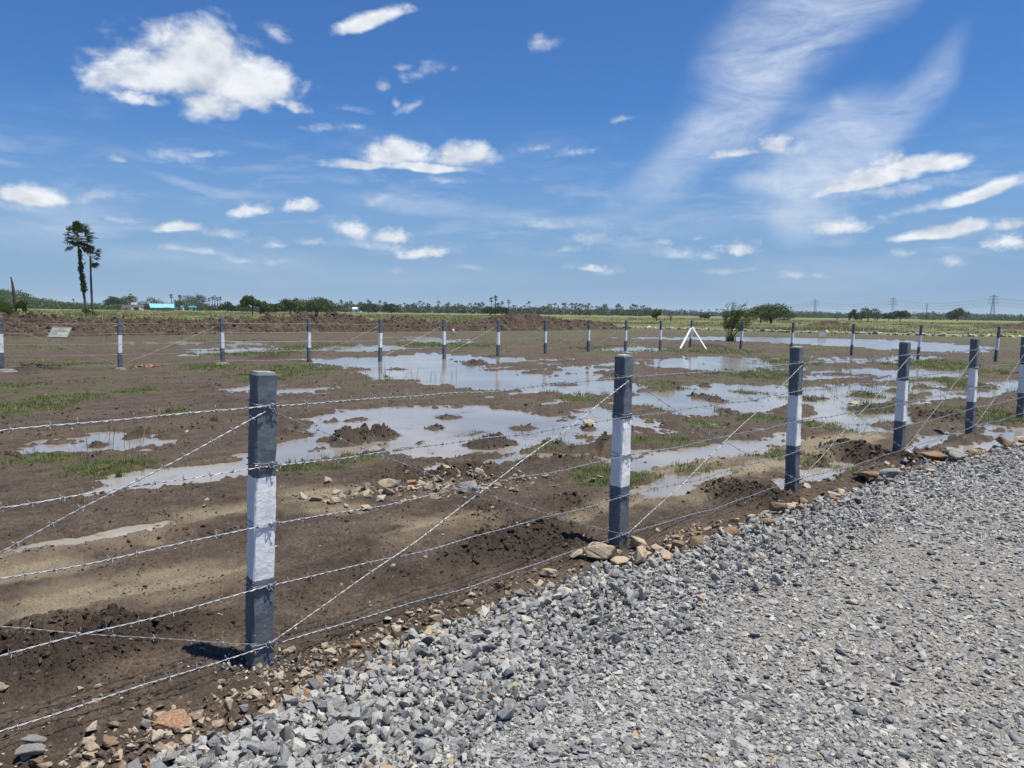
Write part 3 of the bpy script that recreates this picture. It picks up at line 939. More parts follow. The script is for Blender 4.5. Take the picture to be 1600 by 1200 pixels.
POSTS = [post_mesh(i) for i in range(4)]
WZ = [0.12, 0.385, 0.66, 0.93, 1.185]


def tie_mesh():
    b = MB()
    h = PW / 2 + .004
    for dz, sk in ((0.0, .012), (.009, -.01)):
        pts = [(-h, -h, dz), (h, -h, dz + sk), (h, h, dz), (-h, h, dz - sk), (-h, -h, dz)]
        b.tube(pts, 0.0022, 5, cap=False)
    # twisted knot on the road face
    pts = [(0.02 + .012 * math.cos(a), -h - .006 - .004 * math.sin(2 * a), .012 * math.sin(a)) for a in np.linspace(0, 12, 30)]
    b.tube(pts, 0.0024, 5)
    b.tube([(.022, -h - .004, 0), (.036, -h - .012, -.02), (.040, -h - .008, -.034)], .002, 5)
    return b.mesh('tie_wire', WIRE)


TIE = tie_mesh()
fence_rz = math.atan2(FN.x, -FN.y)      # local -Y faces the road
near_info = []


def make_post(base, top_x, label, group, seed, rz, ties=True, h=PH, zoff=None):
    o = link('fence_post', POSTS[seed % 4])
    o.location = base
    lean_x = (top_x - base.x) / h
    o.rotation_mode = 'XYZ'
    o.rotation_euler = (random.uniform(-.008, .008), math.atan(lean_x), rz)
    # apply the lean after the turn about Z
    o.rotation_euler = (Matrix.Rotation(math.atan(lean_x), 3, 'Y') @ Matrix.Rotation(random.uniform(-.006, .006), 3, 'X') @ Matrix.Rotation(rz, 3, 'Z')).to_euler()
    o.scale = (1, 1, h / PH)
    tag(o, label, 'fence post', group)
    if ties:
        for z in WZ:
            c = link('tie_wire', TIE, o)
            c.location = (0, 0, z)
            c.scale = (1 - .08 * z / PH,) * 2 + (1,)
            c.rotation_euler = (0, 0, 0)
    return o


bpy.context.view_layer.update()
NEAR_LAB = ['nearest grey post with white band and chipped pale top beside gravel', 'second post from the left in the near row, tan rocks at its foot',
            'third post from the left in the near row, dark heap at its foot', 'fourth post from the left in the near row, leaning, puddle to its right',
            'fifth post from the left in the near row, mirrored in the roadside puddle', 'grey and white post cut by the right edge of the photo']
near_posts = []
g = 'painted posts of the near fence'
# one post before the frame, two after it, carry the wire on
step = (near_base[-1] - near_base[0]) / 5
before = near_base[0] - (near_base[1] - near_base[0])
seq = [(before, before.x + .01, 'painted fence post left of the photo holding the near wires')]
for (bx_, by_, tx, ty), base, lab in zip(NEAR, near_base, NEAR_LAB):
    d = ray(tx, ty); t = base.y / d.y
    seq.append((base, d.x * t, lab))
for k in (1, 2):
    b_ = near_base[-1] + step * k
    seq.append((b_, b_.x + .02, ['painted fence post just beyond the right frame edge', 'painted fence post farther beyond the right frame edge'][k - 1]))
for i, (base, tx, lab) in enumerate(seq):
    base = Vector((base.x, base.y, 0))
    rz = fence_rz + (-0.09 if i == 1 else random.uniform(-.05, .05))
    near_posts.append(make_post(base, tx, lab, g, i, rz))


def on_post(o, z, side=0.0, out=PW / 2 + .006):
    bpy.context.view_layer.update()
    return o.matrix_world @ Vector((side, -out * (1 - .06 * z), z))


# ------------------------------------------------------------------ barbed wire
def barb_mesh():
    b = MB()
    pts = [(.004 * i / 10 * 2.5 - .005, .005 * math.cos(i * 1.5), .005 * math.sin(i * 1.5)) for i in range(11)]
    b.tube(pts, .0017, 4)
    for (x, a) in ((-.004, .4), (-.002, 2.0), (.003, 3.6), (.005, 5.2)):
        d = Vector((random.uniform(-.35, .35), math.cos(a), math.sin(a))).normalized()
        b.tube([Vector((x, 0, 0)) + d * .002, Vector((x, 0, 0)) + d * .023], [.0014, .0007], 4)
    return b.mesh('barb', WIRE)


BARB = barb_mesh()


def wire_path(nodes, sag, res=0.012, jit=0.004, seed=0):
    """centre line through the post nodes with a small sag in each bay"""
    pts = []
    for i in range(len(nodes) - 1):
        a, c = nodes[i], nodes[i + 1]
        L = (c - a).length
        n = max(2, int(L / res))
        for k in range(n + (1 if i == len(nodes) - 2 else 0)):
            u = k / n
            p = a.lerp(c, u)
            p = Vector((p.x, p.y, p.z - 4 * sag * u * (1 - u)))
            w = math.sin(math.pi * u)
            q = u * L
            p.z += jit * w * (math.sin(q * 4.1 + seed) + .6 * math.sin(q * 9.7 + 2 * seed))
            p += FN * jit * .6 * w * math.sin(q * 5.3 + seed * 1.7)
            pts.append(p)
    return pts


def barbed(name, nodes, label, group, sag=.018, seed=0, near=True, res=.012, thick=.0026, fine=1.0, spacing=.105):
    pts = wire_path(nodes, sag, res if near else .25, .006 if near else .006, seed)
    b = MB()
    L = 0; acc = [0]
    for i in range(1, len(pts)):
        L += (pts[i] - pts[i - 1]).length; acc.append(L)
    if near:
        for ph in (0, math.pi):
            tw = []
            for i, p in enumerate(pts):
                dd = (pts[min(i + 1, len(pts) - 1)] - pts[max(i - 1, 0)]).normalized()
                u = dd.cross(Vector((0, 0, 1))).normalized(); v = u.cross(dd)
                a = acc[i] / .075 * 2 * math.pi + ph
                tw.append(p + (u * math.cos(a) + v * math.sin(a)) * .0020 * fine)
            b.tube(tw, .00165 * fine, 4)
    else:
        b.tube(pts, thick, 4)
    o = b.build(name, WIRE)
    tag(o, label, 'barbed wire', group)
    if near:
        spots = []
        q = spacing * .6; i = 0
        while q < L:
            while acc[i + 1] < q: i += 1
            u = (q - acc[i]) / (acc[i + 1] - acc[i] + 1e-9)
            p = pts[i].lerp(pts[i + 1], u)
            spots.append((p.length, p, (pts[i + 1] - pts[i]).normalized()))
            q += spacing * random.uniform(.8, 1.2)
        vis = [s_ for s_ in spots if s_[1].y > .5 and abs((s_[1] - Vector((0, 0, CAMZ))).dot(RT)) < .70 * (s_[1] - Vector((0, 0, CAMZ))).dot(F_)]
        vis.sort(key=lambda s_: s_[0])
        first = vis[:100]
        ids = {id(s_) for s_ in first}
        rest = [s_ for s_ in vis if id(s_) not in ids]
        for (_, p, dd) in first:
            c = link('barb', BARB, o)
            c.matrix_local = Matrix.Translation(p) @ dd.to_track_quat('X', 'Z').to_matrix().to_4x4() @ Matrix.Rotation(random.uniform(0, 6.28), 4, 'X')
        if rest:
            rb = MB()
            bv = [v.co.copy() for v in BARB.vertices]; bf = [tuple(f.vertices) for f in BARB.polygons]
            for (_, p, dd) in rest:
                mm = Matrix.Translation(p) @ dd.to_track_quat('X', 'Z').to_matrix().to_4x4() @ Matrix.Rotation(random.uniform(0, 6.28), 4, 'X')
                rb.add([mm @ v for v in bv], bf)
            tag(rb.build('barbs', WIRE, o), kind='stuff')
    return o


ORD = ['lowest', 'second lowest', 'middle', 'second highest', 'topmost']
for k, z in enumerate(WZ):
    nodes = [on_post(p, z + random.uniform(-.008, .008)) for p in near_posts]
    barbed('barbed_wire', nodes, f'{ORD[k]} of the five level barbed wires on the near fence', 'level wires of the near fence', .012 + .012 * random.random(), k * 1.3)
PN = ['outside left post', 'nearest post', 'second near post', 'third near post', 'fourth near post', 'fifth near post', 'right edge post', 'first outside right post', 'last outside right post']
for i in range(len(near_posts) - 2):
    a, c = near_posts[i], near_posts[i + 1]
    barbed('barbed_wire', [on_post(a, .125, .02, PW / 2 + .013), on_post(c, 1.165, -.01, PW / 2 + .013)], f'slanting wire from foot of {PN[i]} up to {PN[i+1]}', 'slanting wires of the near fence', .02, i + .4)
    barbed('barbed_wire', [on_post(a, 1.165, .02, PW / 2 + .010), on_post(c, .135, -.03, PW / 2 + .010)], f'slanting wire from top of {PN[i]} down to {PN[i+1]}', 'slanting wires of the near fence', .045, i + 5.1, fine=.68, spacing=.15)

# ------------------------------------------------------------------ far fence
FARL = [(3, 580), (188, 577), (348, 569), (483, 567), (594, 564), (694, 560), (778, 557.5), (852, 553), (919, 550), (977, 547.5), (1031.5, 546)]
CORNER = (1078, 543)
FARR = [(1157, 547), (1236, 551), (1330, 556), (1434, 560.5), (1555, 566)]
ORDN = ['first', 'second', 'third', 'fourth', 'fifth', 'sixth', 'seventh', 'eighth', 'ninth', 'tenth', 'eleventh']
ga = 'painted posts of the far fence'
farl = []
b0 = gp(*FARL[0]); b1 = gp(*FARL[1])
pp = b0 - (b1 - b0) * 1.0
dirL = (gp(*CORNER) - gp(*FARL[1])).normalized()
rzL = math.atan2(dirL.y, dirL.x)
farl.append(make_post(Vector((pp.x, pp.y, 0)), pp.x, 'grey and white far post outside the left frame edge', ga, 0, rzL, False))
for i, q in enumerate(FARL):
    p = gp(*q)
    lab = 'grey and white far post cut by the left photo edge' if i == 0 else f'{ORDN[i]} post from the left photo edge in the far back row'
    farl.append(make_post(p, p.x + random.uniform(-.02, .02), lab, ga, i, rzL + random.uniform(-.06, .06), False))
pc = gp(*CORNER)
corner = make_post(pc, pc.x + .05, 'corner post of the far fence propped by two white struts', ga, 1, rzL + .3, False)
dirR = (gp(*FARR[-1]) - pc).normalized()
rzR = math.atan2(dirR.y, dirR.x)
farr = []
for i, q in enumerate(FARR):
    p = gp(*q)
    farr.append(make_post(p, p.x + .05 + random.uniform(-.02, .02), f'{ORDN[i]} post right of the white struts in the far side row', ga, i + 2, rzR + random.uniform(-.06, .06), False))
p = gp(*FARR[-1]) * 2 - gp(*FARR[-2])
farr.append(make_post(Vector((p.x, p.y, 0)), p.x + .05, 'grey and white far post outside the right frame edge', ga, 0, rzR, False))
WHITE = simple('white_paint', (.66, .68, .70), (.80, .80, .80), 20, .6, .2, objspace=True)
for (px_, py_, w_, lab) in ((1062, 545.5, .085, 'thick white strut propping the corner post from the left'), (1105, 546.5, .055, 'thin white strut propping the corner post from the right')):
    q = gp(px_, py_)
    top = Vector((pc.x + (.0 if px_ < 1078 else .06), pc.y - .09, 0.93 if px_ < 1078 else 1.0))
    b = MB()
    b.tube([Vector((0, 0, -.05)), (top - q)], [w_ / 2 * 1.2] * 2, 4, smooth=False)
    o = b.build('strut', WHITE)
    o.location = q
    tag(o, lab, 'strut')
bpy.context.view_layer.update()


def far_row(row, nm, first_corner):
    names = nm
    for k, z in enumerate(WZ):
        nodes = [on_post(p, z) for p in row]
        barbed('barbed_wire', nodes, f'{ORD[k]} level wire along the far {names} row of posts', f'level wires of the far {names} row', .02, k, False)
    for i in range(len(row) - 1):
        a, c = row[i], row[i + 1]
        barbed('barbed_wire', [on_post(a, .13, 0, PW / 2 + .012), on_post(c, 1.17, 0, PW / 2 + .012)], f'rising slanted wire in bay {i + 1} from left of far {names} row', f'slanting wires of the far {names} row', .02, i, False)
        barbed('barbed_wire', [on_post(a, 1.17, 0, PW / 2 + .012), on_post(c, .13, 0, PW / 2 + .012)], f'falling slanted wire in bay {i + 1} from left of far {names} row', f'slanting wires of the far {names} row', .05, i, False, thick=.0016)


far_row(farl + [corner], 'back', False)
far_row([corner] + farr, 'side', True)

# orange brick rubble by the far fence, small pale collars of concrete at the far posts
b = gp(228, 574.5)
xy = np.stack([b.x + rng.normal(0, .17, 90), b.y + rng.normal(0, .12, 90)], 1)
tag(scatter('brick_rubble', place(xy, .01), np.clip(rng.lognormal(0, .4, 90) * .05, .02, .1), .4, stone_material('brick', [(0, (.26, .095, .05)), (1, (.40, .19, .11))]), rng.uniform(0, 1, 90), flat=(.3, .6)), kind='stuff', label='patch of orange brick rubble on the mud by the far fence', cat='rubble')
for i, q in enumerate(((10, 582, 30, .9), (188, 578.5, 18, .5), (348, 570.5, 22, .6))):
    c = gp(q[0], q[1]); w = q[2] * .6 / FPX * c.y
    bm_ = MB()
    vs = [(0, 0, .05)]
    for k in range(20):
        a = 2 * math.pi * k / 20; rr2 = w * (.8 + .35 * random.random())
        vs.append((rr2 * math.cos(a), rr2 * .6 * math.sin(a), -.02))
    for k in range(20):
        a = 2 * math.pi * k / 20
        vs.append((w * .55 * math.cos(a), w * .33 * math.sin(a), .045 + .01 * random.random()))
    fs = [(0, 21 + k, 21 + (k + 1) % 20) for k in range(20)] + [(21 + k, 1 + k, 1 + (k + 1) % 20, 21 + (k + 1) % 20) for k in range(20)]
    bm_.add(vs, fs)
    o = bm_.build('concrete_footing', bpy.data.materials.get('footing') or simple('footing', (.13, .12, .105), (.27, .255, .23), 12, .95))
    o.location = (c.x, c.y, gz_at(c.x, c.y) + .012)
    tag(o, f'pale concrete footing round the {["left edge", "second", "third"][i]} post of the far fence', 'footing')

# ------------------------------------------------------------------ earth bank
def earth_bank():
    ctrl = [(-60, 33, .8), (-40, 35, .9), (-28, 40, .95), (-23, 43, .90), (-19.5, 48, .75), (-17.3, 52, .80), (-14.6, 55, 1.35), (-12.5, 56.5, 1.15), (-10, 59, .78), (-8.2, 60.5, .95), (-6.6, 61.5, .55), (-4, 64, .62), (-2.2, 66, .9), (0, 68, 1.35), (2.5, 70.5, 1.25), (4.5, 72.5, .85), (7, 75, .8), (9.5, 77.5, .55), (11.5, 80, .1)]
    cx = np.array([c[0] for c in ctrl]); cy = np.array([c[1] for c in ctrl]); ch = np.array([c[2] for c in ctrl])
    u = np.concatenate([[0], np.cumsum(np.hypot(np.diff(cx), np.diff(cy)))])
    U = np.arange(0, u[-1], 0.055); Vv = np.linspace(-1, 1, 60)
    X = np.interp(U, u, cx); Y = np.interp(U, u, cy); Hh = np.interp(U, u, ch)
    dx = np.gradient(X); dy = np.gradient(Y); L = np.hypot(dx, dy); nx, ny = -dy / L, dx / L
    UU, VV = np.meshgrid(U, Vv, indexing='ij')
    wdt = (0.9 + Hh * 1.3)[:, None]
    x = X[:, None] + nx[:, None] * VV * wdt + .3 * fbm(UU, VV * 3, .6, 2, 91); y = Y[:, None] + ny[:, None] * VV * wdt
    prof = np.clip(1 - np.abs(VV) ** 1.4, 0, 1)
    n = fbm(x, y, .8, 3, 50) * .75 + fbm(x, y, 3.2, 4, 51, .65) * .5 + np.abs(fbm(x, y, 7, 3, 52)) * .35
    z = Hh[:, None] * prof * (1 + .42 * n) + .13 * n * prof ** .5 - .12 * (1 - prof) + .02
    v = np.stack([x, y, z], -1).reshape(-1, 3)
    a, b_ = UU.shape
    i = np.arange(a * b_).reshape(a, b_)
    f = np.stack([i[:-1, :-1].ravel(), i[1:, :-1].ravel(), i[1:, 1:].ravel(), i[:-1, 1:].ravel()], 1)
    t = NT('dug_earth')
    p = t.pos()
    n1 = t.noise(p, 1.6, 6, .68); n2 = t.noise(p, 9, 5, .7)
    mp = t.n('ShaderNodeMapping'); mp.inputs['Scale'].default_value = (2.2, 1, 7); mp.inputs['Rotation'].default_value = (.3, .5, .4); t.l(p, mp.inputs[0])
    straw = t.noise(mp.outputs[0], 4, 4, .65)
    col = t.ramp(n1, [(.32, (.034, .023, .017)), (.5, (.078, .055, .040)), (.68, (.145, .110, .080))])
    col = t.mix(t.maprange(n2, .4, .66, 0, .7), col, (.026, .019, .015))
    col = t.mix(t.maprange(straw, .57, .68, 0, .7), col, (.24, .20, .14))
    t.bump(n2, .8, .08)
    m = t.set(Base_Color=col, Roughness=.95, Specular_IOR_Level=.2)
    tag(link('earth_bank', np_mesh('earth_bank', v, f, m, True)), kind='structure')
    k_ = rng.integers(0, len(U), 5200); j_ = rng.integers(4, 40, 5200)
    ps = np.stack([x[k_, j_], y[k_, j_], z[k_, j_]], 1)
    sz = np.clip(rng.lognormal(0, .55, 5200) * .05, .02, .17)
    tag(scatter('mud_clods', ps, sz, .7, bpy.data.materials['mud_clod'], rng.uniform(0, 1, 5200)), kind='stuff', label='clods of dug soil over the far earth bank', cat='mud')
    # roots and dead stalks sticking out of the bank
    b = MB()
    for _ in range(900):
        k = random.uniform(0, len(U) - 1); k = int(k); j = random.randint(4, 34)
        q = Vector((x[k, j], y[k, j], z[k, j]))
        d = Vector((random.uniform(-1, 1), random.uniform(-.9, .2), random.uniform(-.1, .9))).normalized()
        ln = random.uniform(.15, .55)
        b.tube([q - d * .1, q + d * ln * .5 + Vector((0, 0, .03)), q + d * ln], [.014, .011, .006], 4)
    o = b.build('dead_stalks', simple('straw', (.20, .15, .10), (.42, .35, .25), 4))
    tag(o, 'dry pale stalks and roots sticking out of the earth bank', 'stalks', kind='stuff')


earth_bank()


# brown ploughed mound far right
def mound(c, rx, ry, h, seed, name, mat):
    n = 48
    X, Y = np.meshgrid(np.linspace(-1, 1, n), np.linspace(-1, 1, n))
    q = np.sqrt(X ** 2 + Y ** 2)
    x, y = c.x + X * rx, c.y + Y * ry
    z = h * np.clip(1 - q, 0, 1) ** .8 * (1 + .8 * fbm(x, y, 3.0 / rx * 2, 4, seed)) - .15 * (q > .98) - .02
    i = np.arange(n * n).reshape(n, n)
    f = np.stack([i[:-1, :-1].ravel(), i[:-1, 1:].ravel(), i[1:, 1:].ravel(), i[1:, :-1].ravel()], 1)
    return link(name, np_mesh(name, np.stack([x, y, z], -1).reshape(-1, 3), f, mat, True))


DUG = bpy.data.materials['dug_earth']
tag(mound(at(1600, 125), 7, 4, 1.0, 5, 'earth_mound', DUG), kind='structure')
tag(mound(at(1300, 118), 4.5, 3, .9, 6, 'earth_mound', DUG), kind='structure')


# ------------------------------------------------------------------ far dirt roads with stone kerbs
def road_strip(pts, width, z, name, mat):
    pts = [Vector(p) for p in pts]
    fine = []
    for i in range(len(pts) - 1):
        for k in range(24): fine.append(pts[i].lerp(pts[i + 1], k / 24))
    fine.append(pts[-1])
    b = MB(); vs = []; fs = []
    cols = [(-1.25, -.1), (-1, z), (-.3, z + .02), (.3, z + .02), (1, z), (1.25, -.1)]
    for i, p in enumerate(fine):
        d = (fine[min(i + 1, len(fine) - 1)] - fine[max(i - 1, 0)]).normalized(); n = Vector((-d.y, d.x, 0))
        for (u, zz) in cols:
            w = u * width / 2 + (.12 * math.sin(i * 1.7 + u * 9))
            vs.append((p.x + n.x * w, p.y + n.y * w, zz))
    c = len(cols)
    for i in range(len(fine) - 1):
        for k in range(c - 1): fs.append((i * c + k, (i + 1) * c + k, (i + 1) * c + k + 1, i * c + k + 1))
    b.add(vs, fs, smooth=True)
    return tag(b.build(name, mat), kind='structure')


DIRT = simple('dusty_track', (.13, .12, .10), (.22, .205, .175), 1.5, .95)
rp = [(-6, 108, 0), (10, 94, 0), (28.7, 76.5, 0), (44, 69.5, 0), (110, 40, 0)]
road_strip(rp, 4.2, .13, 'dirt_road', DIRT)
rp2 = [at(1130, 150), at(1300, 128), at(1480, 112), at(1720, 95)]
road_strip([(p.x, p.y, 0) for p in rp2], 3, .16, 'dirt_road', DIRT)
rk2 = [rock_mesh(300 + i, m) for i, m in enumerate([RK_TAN, RK_TAN, RK_GREY, RK_BROWN, RK_TAN, RK_BROWN])]
PALE = rock_material('pale_rock', (.40, .35, .27), (.52, .48, .40), (.62, .59, .53))
rk2.append(rock_mesh(310, PALE))


def edge_rocks(line, off, n, size, label, group):
    line = [Vector(p) for p in line]
    seg = [(line[i + 1] - line[i]).length for i in range(len(line) - 1)]
    tot = sum(seg)
    for k in range(n):
        q = (k + random.uniform(-.4, .4)) / n * tot
        q = max(q, 0); i = 0
        while i < len(seg) - 1 and q > seg[i]: q -= seg[i]; i += 1
        d = (line[i + 1] - line[i]).normalized(); nn = Vector((d.y, -d.x, 0))
        p = line[i] + d * q + nn * (off + random.gauss(0, .22))
        o = link('rock', random.choice(rk2))
        w = size * random.uniform(.55, 1.35)
        o.scale = (w, w * random.uniform(.6, 1), w * random.uniform(.55, .95))
        o.rotation_euler = (random.uniform(-.4, .4), random.uniform(-.4, .4), random.uniform(0, 6.28))
        o.location = (p.x, p.y, .10)
        tag(o, label, 'rock', group)


edge_rocks([(9, 93, 0), (28.7, 76.0, 0), (44, 69, 0), (58, 62, 0)], 2.45, 126, .30, 'stone in the ragged kerb row along the far dirt road', 'kerb stones of the far dirt road')
edge_rocks([(p.x, p.y, 0) for p in rp2], 1.9, 24, .19, 'pale stone in the faint row of the farther track', 'kerb stones of the farther track')

# ------------------------------------------------------------------ boards, marker
def board(px, py, y, w, h, tilt, rz, label, printed):
    p = gp(px, py)
    root = empty('sign_board' if printed else 'white_board', (p.x, p.y, gz_at(p.x, p.y) + .02), rz)
    tag(root, label, 'board')
    rot = Matrix.Rotation(tilt, 3, 'X')
    n = 'panel'
    mt = simple('board_white', (.26, .25, .25), (.40, .39, .38), 5, .5)
    b = MB(); b.box((0, 0, h / 2), (w, .03, h)); o = b.build(n, mt, root); o.rotation_euler = (tilt, 0, 0)
    b = MB()
    for (cx, cz, sx, sz) in ((0, h - .015, w + .02, .03), (0, .015, w + .02, .03), (-w / 2 + .01, h / 2, .03, h), (w / 2 - .01, h / 2, .03, h)):
        b.box((cx, -.006, cz), (sx, .045, sz - (.0 if sz < .1 else .062)))
    o = b.build('frame', simple('board_frame', (.26, .26, .25), (.36, .36, .34), 8), root); o.rotation_euler = (tilt, 0, 0)
    if printed:
        def strip(nm, c, rects):
            b = MB()
            for (x0, z0, x1, z1) in rects: b.box(((x0 + x1) / 2 * w, -.0175, (z0 + z1) / 2 * h), ((x1 - x0) * w, .004, (z1 - z0) * h))
            o = b.build(nm, simple(nm, c, tuple(v * 1.4 for v in c), 9, .5), root); o.rotation_euler = (tilt, 0, 0)
        strip('red_heading', (.28, .07, .08), [(-.12, .78, -.02, .86), (-.01, .78, .06, .86), (.07, .78, .16, .86)])
        strip('photo_block', (.20, .20, .23), [(-.42, .22, -.10, .50)])
        strip('green_block', (.30, .34, .22), [(-.06, .22, .42, .48)])
        strip('text_lines', (.18, .18, .20), [(-.42, .56, .40, .60), (-.42, .65, .30, .69)])
    return root


board(90, 528.5, 0, 1.0, .62, -R(38), -.1, 'pale printed board with red heading leaning on the earth bank', True)
board(1285, 527, 0, .68, .50, -R(12), .15, 'blank pale board standing on the grass by the far road', False)
b = MB()
b.tube([(0, 0, -.1), (0, 0, .36), (0, 0, .42)], [.10, .085, .05], 8)
o = b.build('marker_stone', simple('marker', (.55, .55, .52), (.7, .7, .68), 10, .8, .3))
o.location = gp(708, 523.5); tag(o, 'small white marker stone standing before the earth bank', 'marker stone')


# ------------------------------------------------------------------ vegetation
def blades(pos, h, w, lean, nb, name, mat, kind='stuff', label=None, cat='grass', spread=.04):
    n = len(pos)
    tot = n * nb
    base = np.repeat(pos, nb, 0) + np.concatenate([rng.normal(0, 1, (tot, 2)) * np.repeat(spread if hasattr(spread, '__len__') else np.full(n, spread), nb)[:, None], np.zeros((tot, 1))], 1)
    hh = np.repeat(h, nb) * rng.uniform(.5, 1.15, tot); ww = np.repeat(w, nb)
    a = rng.uniform(0, 2 * np.pi, tot); ln = np.abs(rng.normal(lean, lean * .6, tot))
    dx, dy = np.cos(a), np.sin(a); sx, sy = -dy, dx
    mid = base + np.stack([dx * ln * hh * .35, dy * ln * hh * .35, hh * .6], 1)
    tip = base + np.stack([dx * ln * hh, dy * ln * hh, hh * (1 - .25 * ln)], 1)
    s = np.stack([sx, sy, np.zeros(tot)], 1) * ww[:, None] / 2
    base[:, 2] -= .01
    V = np.stack([base - s, base + s, mid + s * .8, mid - s * .8, tip], 1).reshape(-1, 3)
    i = np.arange(tot)[:, None] * 5
    F = np.concatenate([i + np.array([[0, 1, 2]]), i + np.array([[0, 2, 3]]), i + np.array([[3, 2, 4]])])
    o = link(name, np_mesh(name, V, F, mat))
    tag(o, label, cat, None, kind)
    return o


GR1 = leaf_mat('fresh_grass', (.080, .125, .024), (.175, .215, .062), 3.0, .4)
GR2 = leaf_mat('dry_grass', (.18, .15, .07), (.32, .27, .15), 2.0)
GR3 = leaf_mat('field_grass', (.085, .115, .028), (.22, .215, .085), .35)
N = 60000
r = 4.0 * (45 / 4.0) ** rng.uniform(0, 1, N); a = np.radians(rng.uniform(-40, 40, N))
x, y = r * np.sin(a), r * np.cos(a)
z, sd_, g_, fl_, rt_, dk_ = terrain(x, y, True)
gg = np.zeros(N)
for q in GREEN_G: blob(gg, x, y, q, 1.0, np.maximum)
nz = fbm(x, y, 6, 3, 33)
ok = (rt_ < -.1) & (z > WATER_Z - .008) & ((gg + 1.1 * nz > .36) & (gg > .02) | (rng.uniform(0, 1, N) < .012 * (r > 7) + .09 * g_ * (r > 14)))
pos = np.stack([x, y, z], 1)[ok]; rr2 = r[ok]
blades(pos, np.interp(rr2, [4, 10, 40], [.030, .040, .085]) * rng.lognormal(0, .3, len(pos)), np.interp(rr2, [4, 10, 40], [.0035, .006, .022]), .95, 9, 'grass', GR1, label='short green grass patches growing in the mud', spread=np.interp(rr2, [4, 40], [.035, .15]))
# dry wisps and stubble
pick = rng.uniform(0, 1, len(pos)) < .13
pp_ = pos[pick]
blades(pp_, np.full(len(pp_), .08) * rng.lognormal(0, .4, len(pp_)), np.full(len(pp_), .005) * np.clip(rr2[pick] / 6, 1, 5), .4, 4, 'dry_grass', GR2, label='thin dry grass stems among the green patches')
# single clumps that stand out
for (px_, py_, nbl, hh, mat, lab) in ((185, 742, 70, .16, GR1, 'bushy green grass clump at the end of the left puddle'), (130, 790, 30, .12, GR2, 'dry broken straw clump on the mud left of nearest post'),
                                 (17, 798, 8, .13, GR2, 'tuft of dry upright straws at the left photo edge'), (265, 648, 60, .12, GR2, 'dry dark grass clump above the left puddle'),
                                 (640, 593, 40, .45, GR2, 'thin reedy stems standing in the far white puddle'), (1350, 606, 40, .5, GR2, 'thin reedy stems standing in water behind the fourth post'),
                                 (165, 705, 22, .42, GR2, 'tall thin stems bent over the left puddle'), (335, 660, 40, .10, GR1, 'low green clump left of nearest post'), (105, 748, 25, .09, GR2, 'dry stubble clump below left puddle'),
                                 (575, 690, 40, .12, GR2, 'dark dry tuft on the mud islet of the big puddle')):
    c = gp(px_, py_)
    if mat is GR2 and 'reedy' in lab: sp_, n0 = .9, 14
    elif 'tall thin' in lab: sp_, n0 = .3, 5
    else: sp_, n0 = .028, 9
    q = np.stack([c.x + rng.normal(0, sp_, n0), c.y + rng.normal(0, sp_ * .5, n0)], 1)
    pz = np.column_stack([q, np.maximum(terrain(q[:, 0], q[:, 1]), WATER_Z - .03)])
    st_f = 'thin' in lab
    blades(pz, np.full(n0, hh), np.full(n0, .004 * max(1, c.y / 6)), .45, max(2, nbl // n0), 'thin_stems' if st_f else 'grass_clump', mat, kind='stuff' if st_f else 'thing', label=lab, cat='stems' if st_f else 'grass clump', spread=.04 if st_f else .015)

# field grass beyond the bank and roads
N = 30000
r = 44 * (330 / 44) ** rng.uniform(0, 1, N); a = np.radians(rng.uniform(-40, 40, N))
x, y = r * np.sin(a), r * np.cos(a)
fb = y - np.interp(x, _BX, _BY)
onroad = (np.abs(y - np.interp(x, [p[0] for p in rp], [p[1] for p in rp])) < 3.4) & (x > 0)
den = sstep(-.35, .2, fbm(x, y, .06, 3, 70)) * .6 + .3
ok = (fb > 2.5) & ~onroad & (rng.uniform(0, 1, N) < den)
x, y, r = x[ok], y[ok], r[ok]
pos = np.stack([x, y, terrain(x, y)], 1)
tall = np.clip(fbm(x, y, .11, 3, 71) * 1.7 + .35, .12, 1)
left = np.where(x < 0, 1.0, .7)
blades(pos, .65 * tall * left, np.interp(r, [44, 300], [.035, .12]), .45, 7, 'field_grass', GR3, label='tall green and straw coloured grass of the fields beyond', spread=np.interp(r, [44, 300], [.25, .9]))
pick = (tall > .5) & (rng.uniform(0, 1, len(x)) < .35)
blades(pos[pick], .95 * tall[pick], np.interp(r[pick], [44, 300], [.03, .10]), .5, 4, 'field_grass', leaf_mat('seed_heads', (.30, .26, .16), (.42, .37, .26), .5), label='pale seed heads over the field grass', spread=.35)


def leaf_cloud(blobs, n, size, seed, squash=.9, shell=.55, twig=0.0):
    """leaf-sized faces spread through ellipsoid blobs -> verts, quads"""
    r = np.random.default_rng(seed)
    B = np.array(blobs, float)            # cx cy cz rx ry rz
    vol = (B[:, 3] * B[:, 4] * B[:, 5]) ** (2 / 3)
    k = r.choice(len(B), n, p=vol / vol.sum())
    d = r.normal(size=(n, 3)); d /= np.linalg.norm(d, axis=1)[:, None]
    rad = shell + (1.06 - shell) * r.uniform(0, 1, n) ** .7
    rad *= 1 + .16 * r.normal(size=n)
    c = B[k, :3] + d * B[k, 3:] * rad[:, None]
    # clumping: pull leaves toward sub-centres
    u = r.normal(size=(n, 3)); u /= np.linalg.norm(u, axis=1)[:, None]
    v = np.cross(u, r.normal(size=(n, 3))); v /= np.linalg.norm(v, axis=1)[:, None]
    s = size * r.uniform(.6, 1.4, n)[:, None]
    V = np.stack([c - u * s * .5, c + v * s * .32, c + u * s * .55, c - v * s * .3], 1).reshape(-1, 3)
    F = np.arange(n * 4).reshape(n, 4)
    return V, F


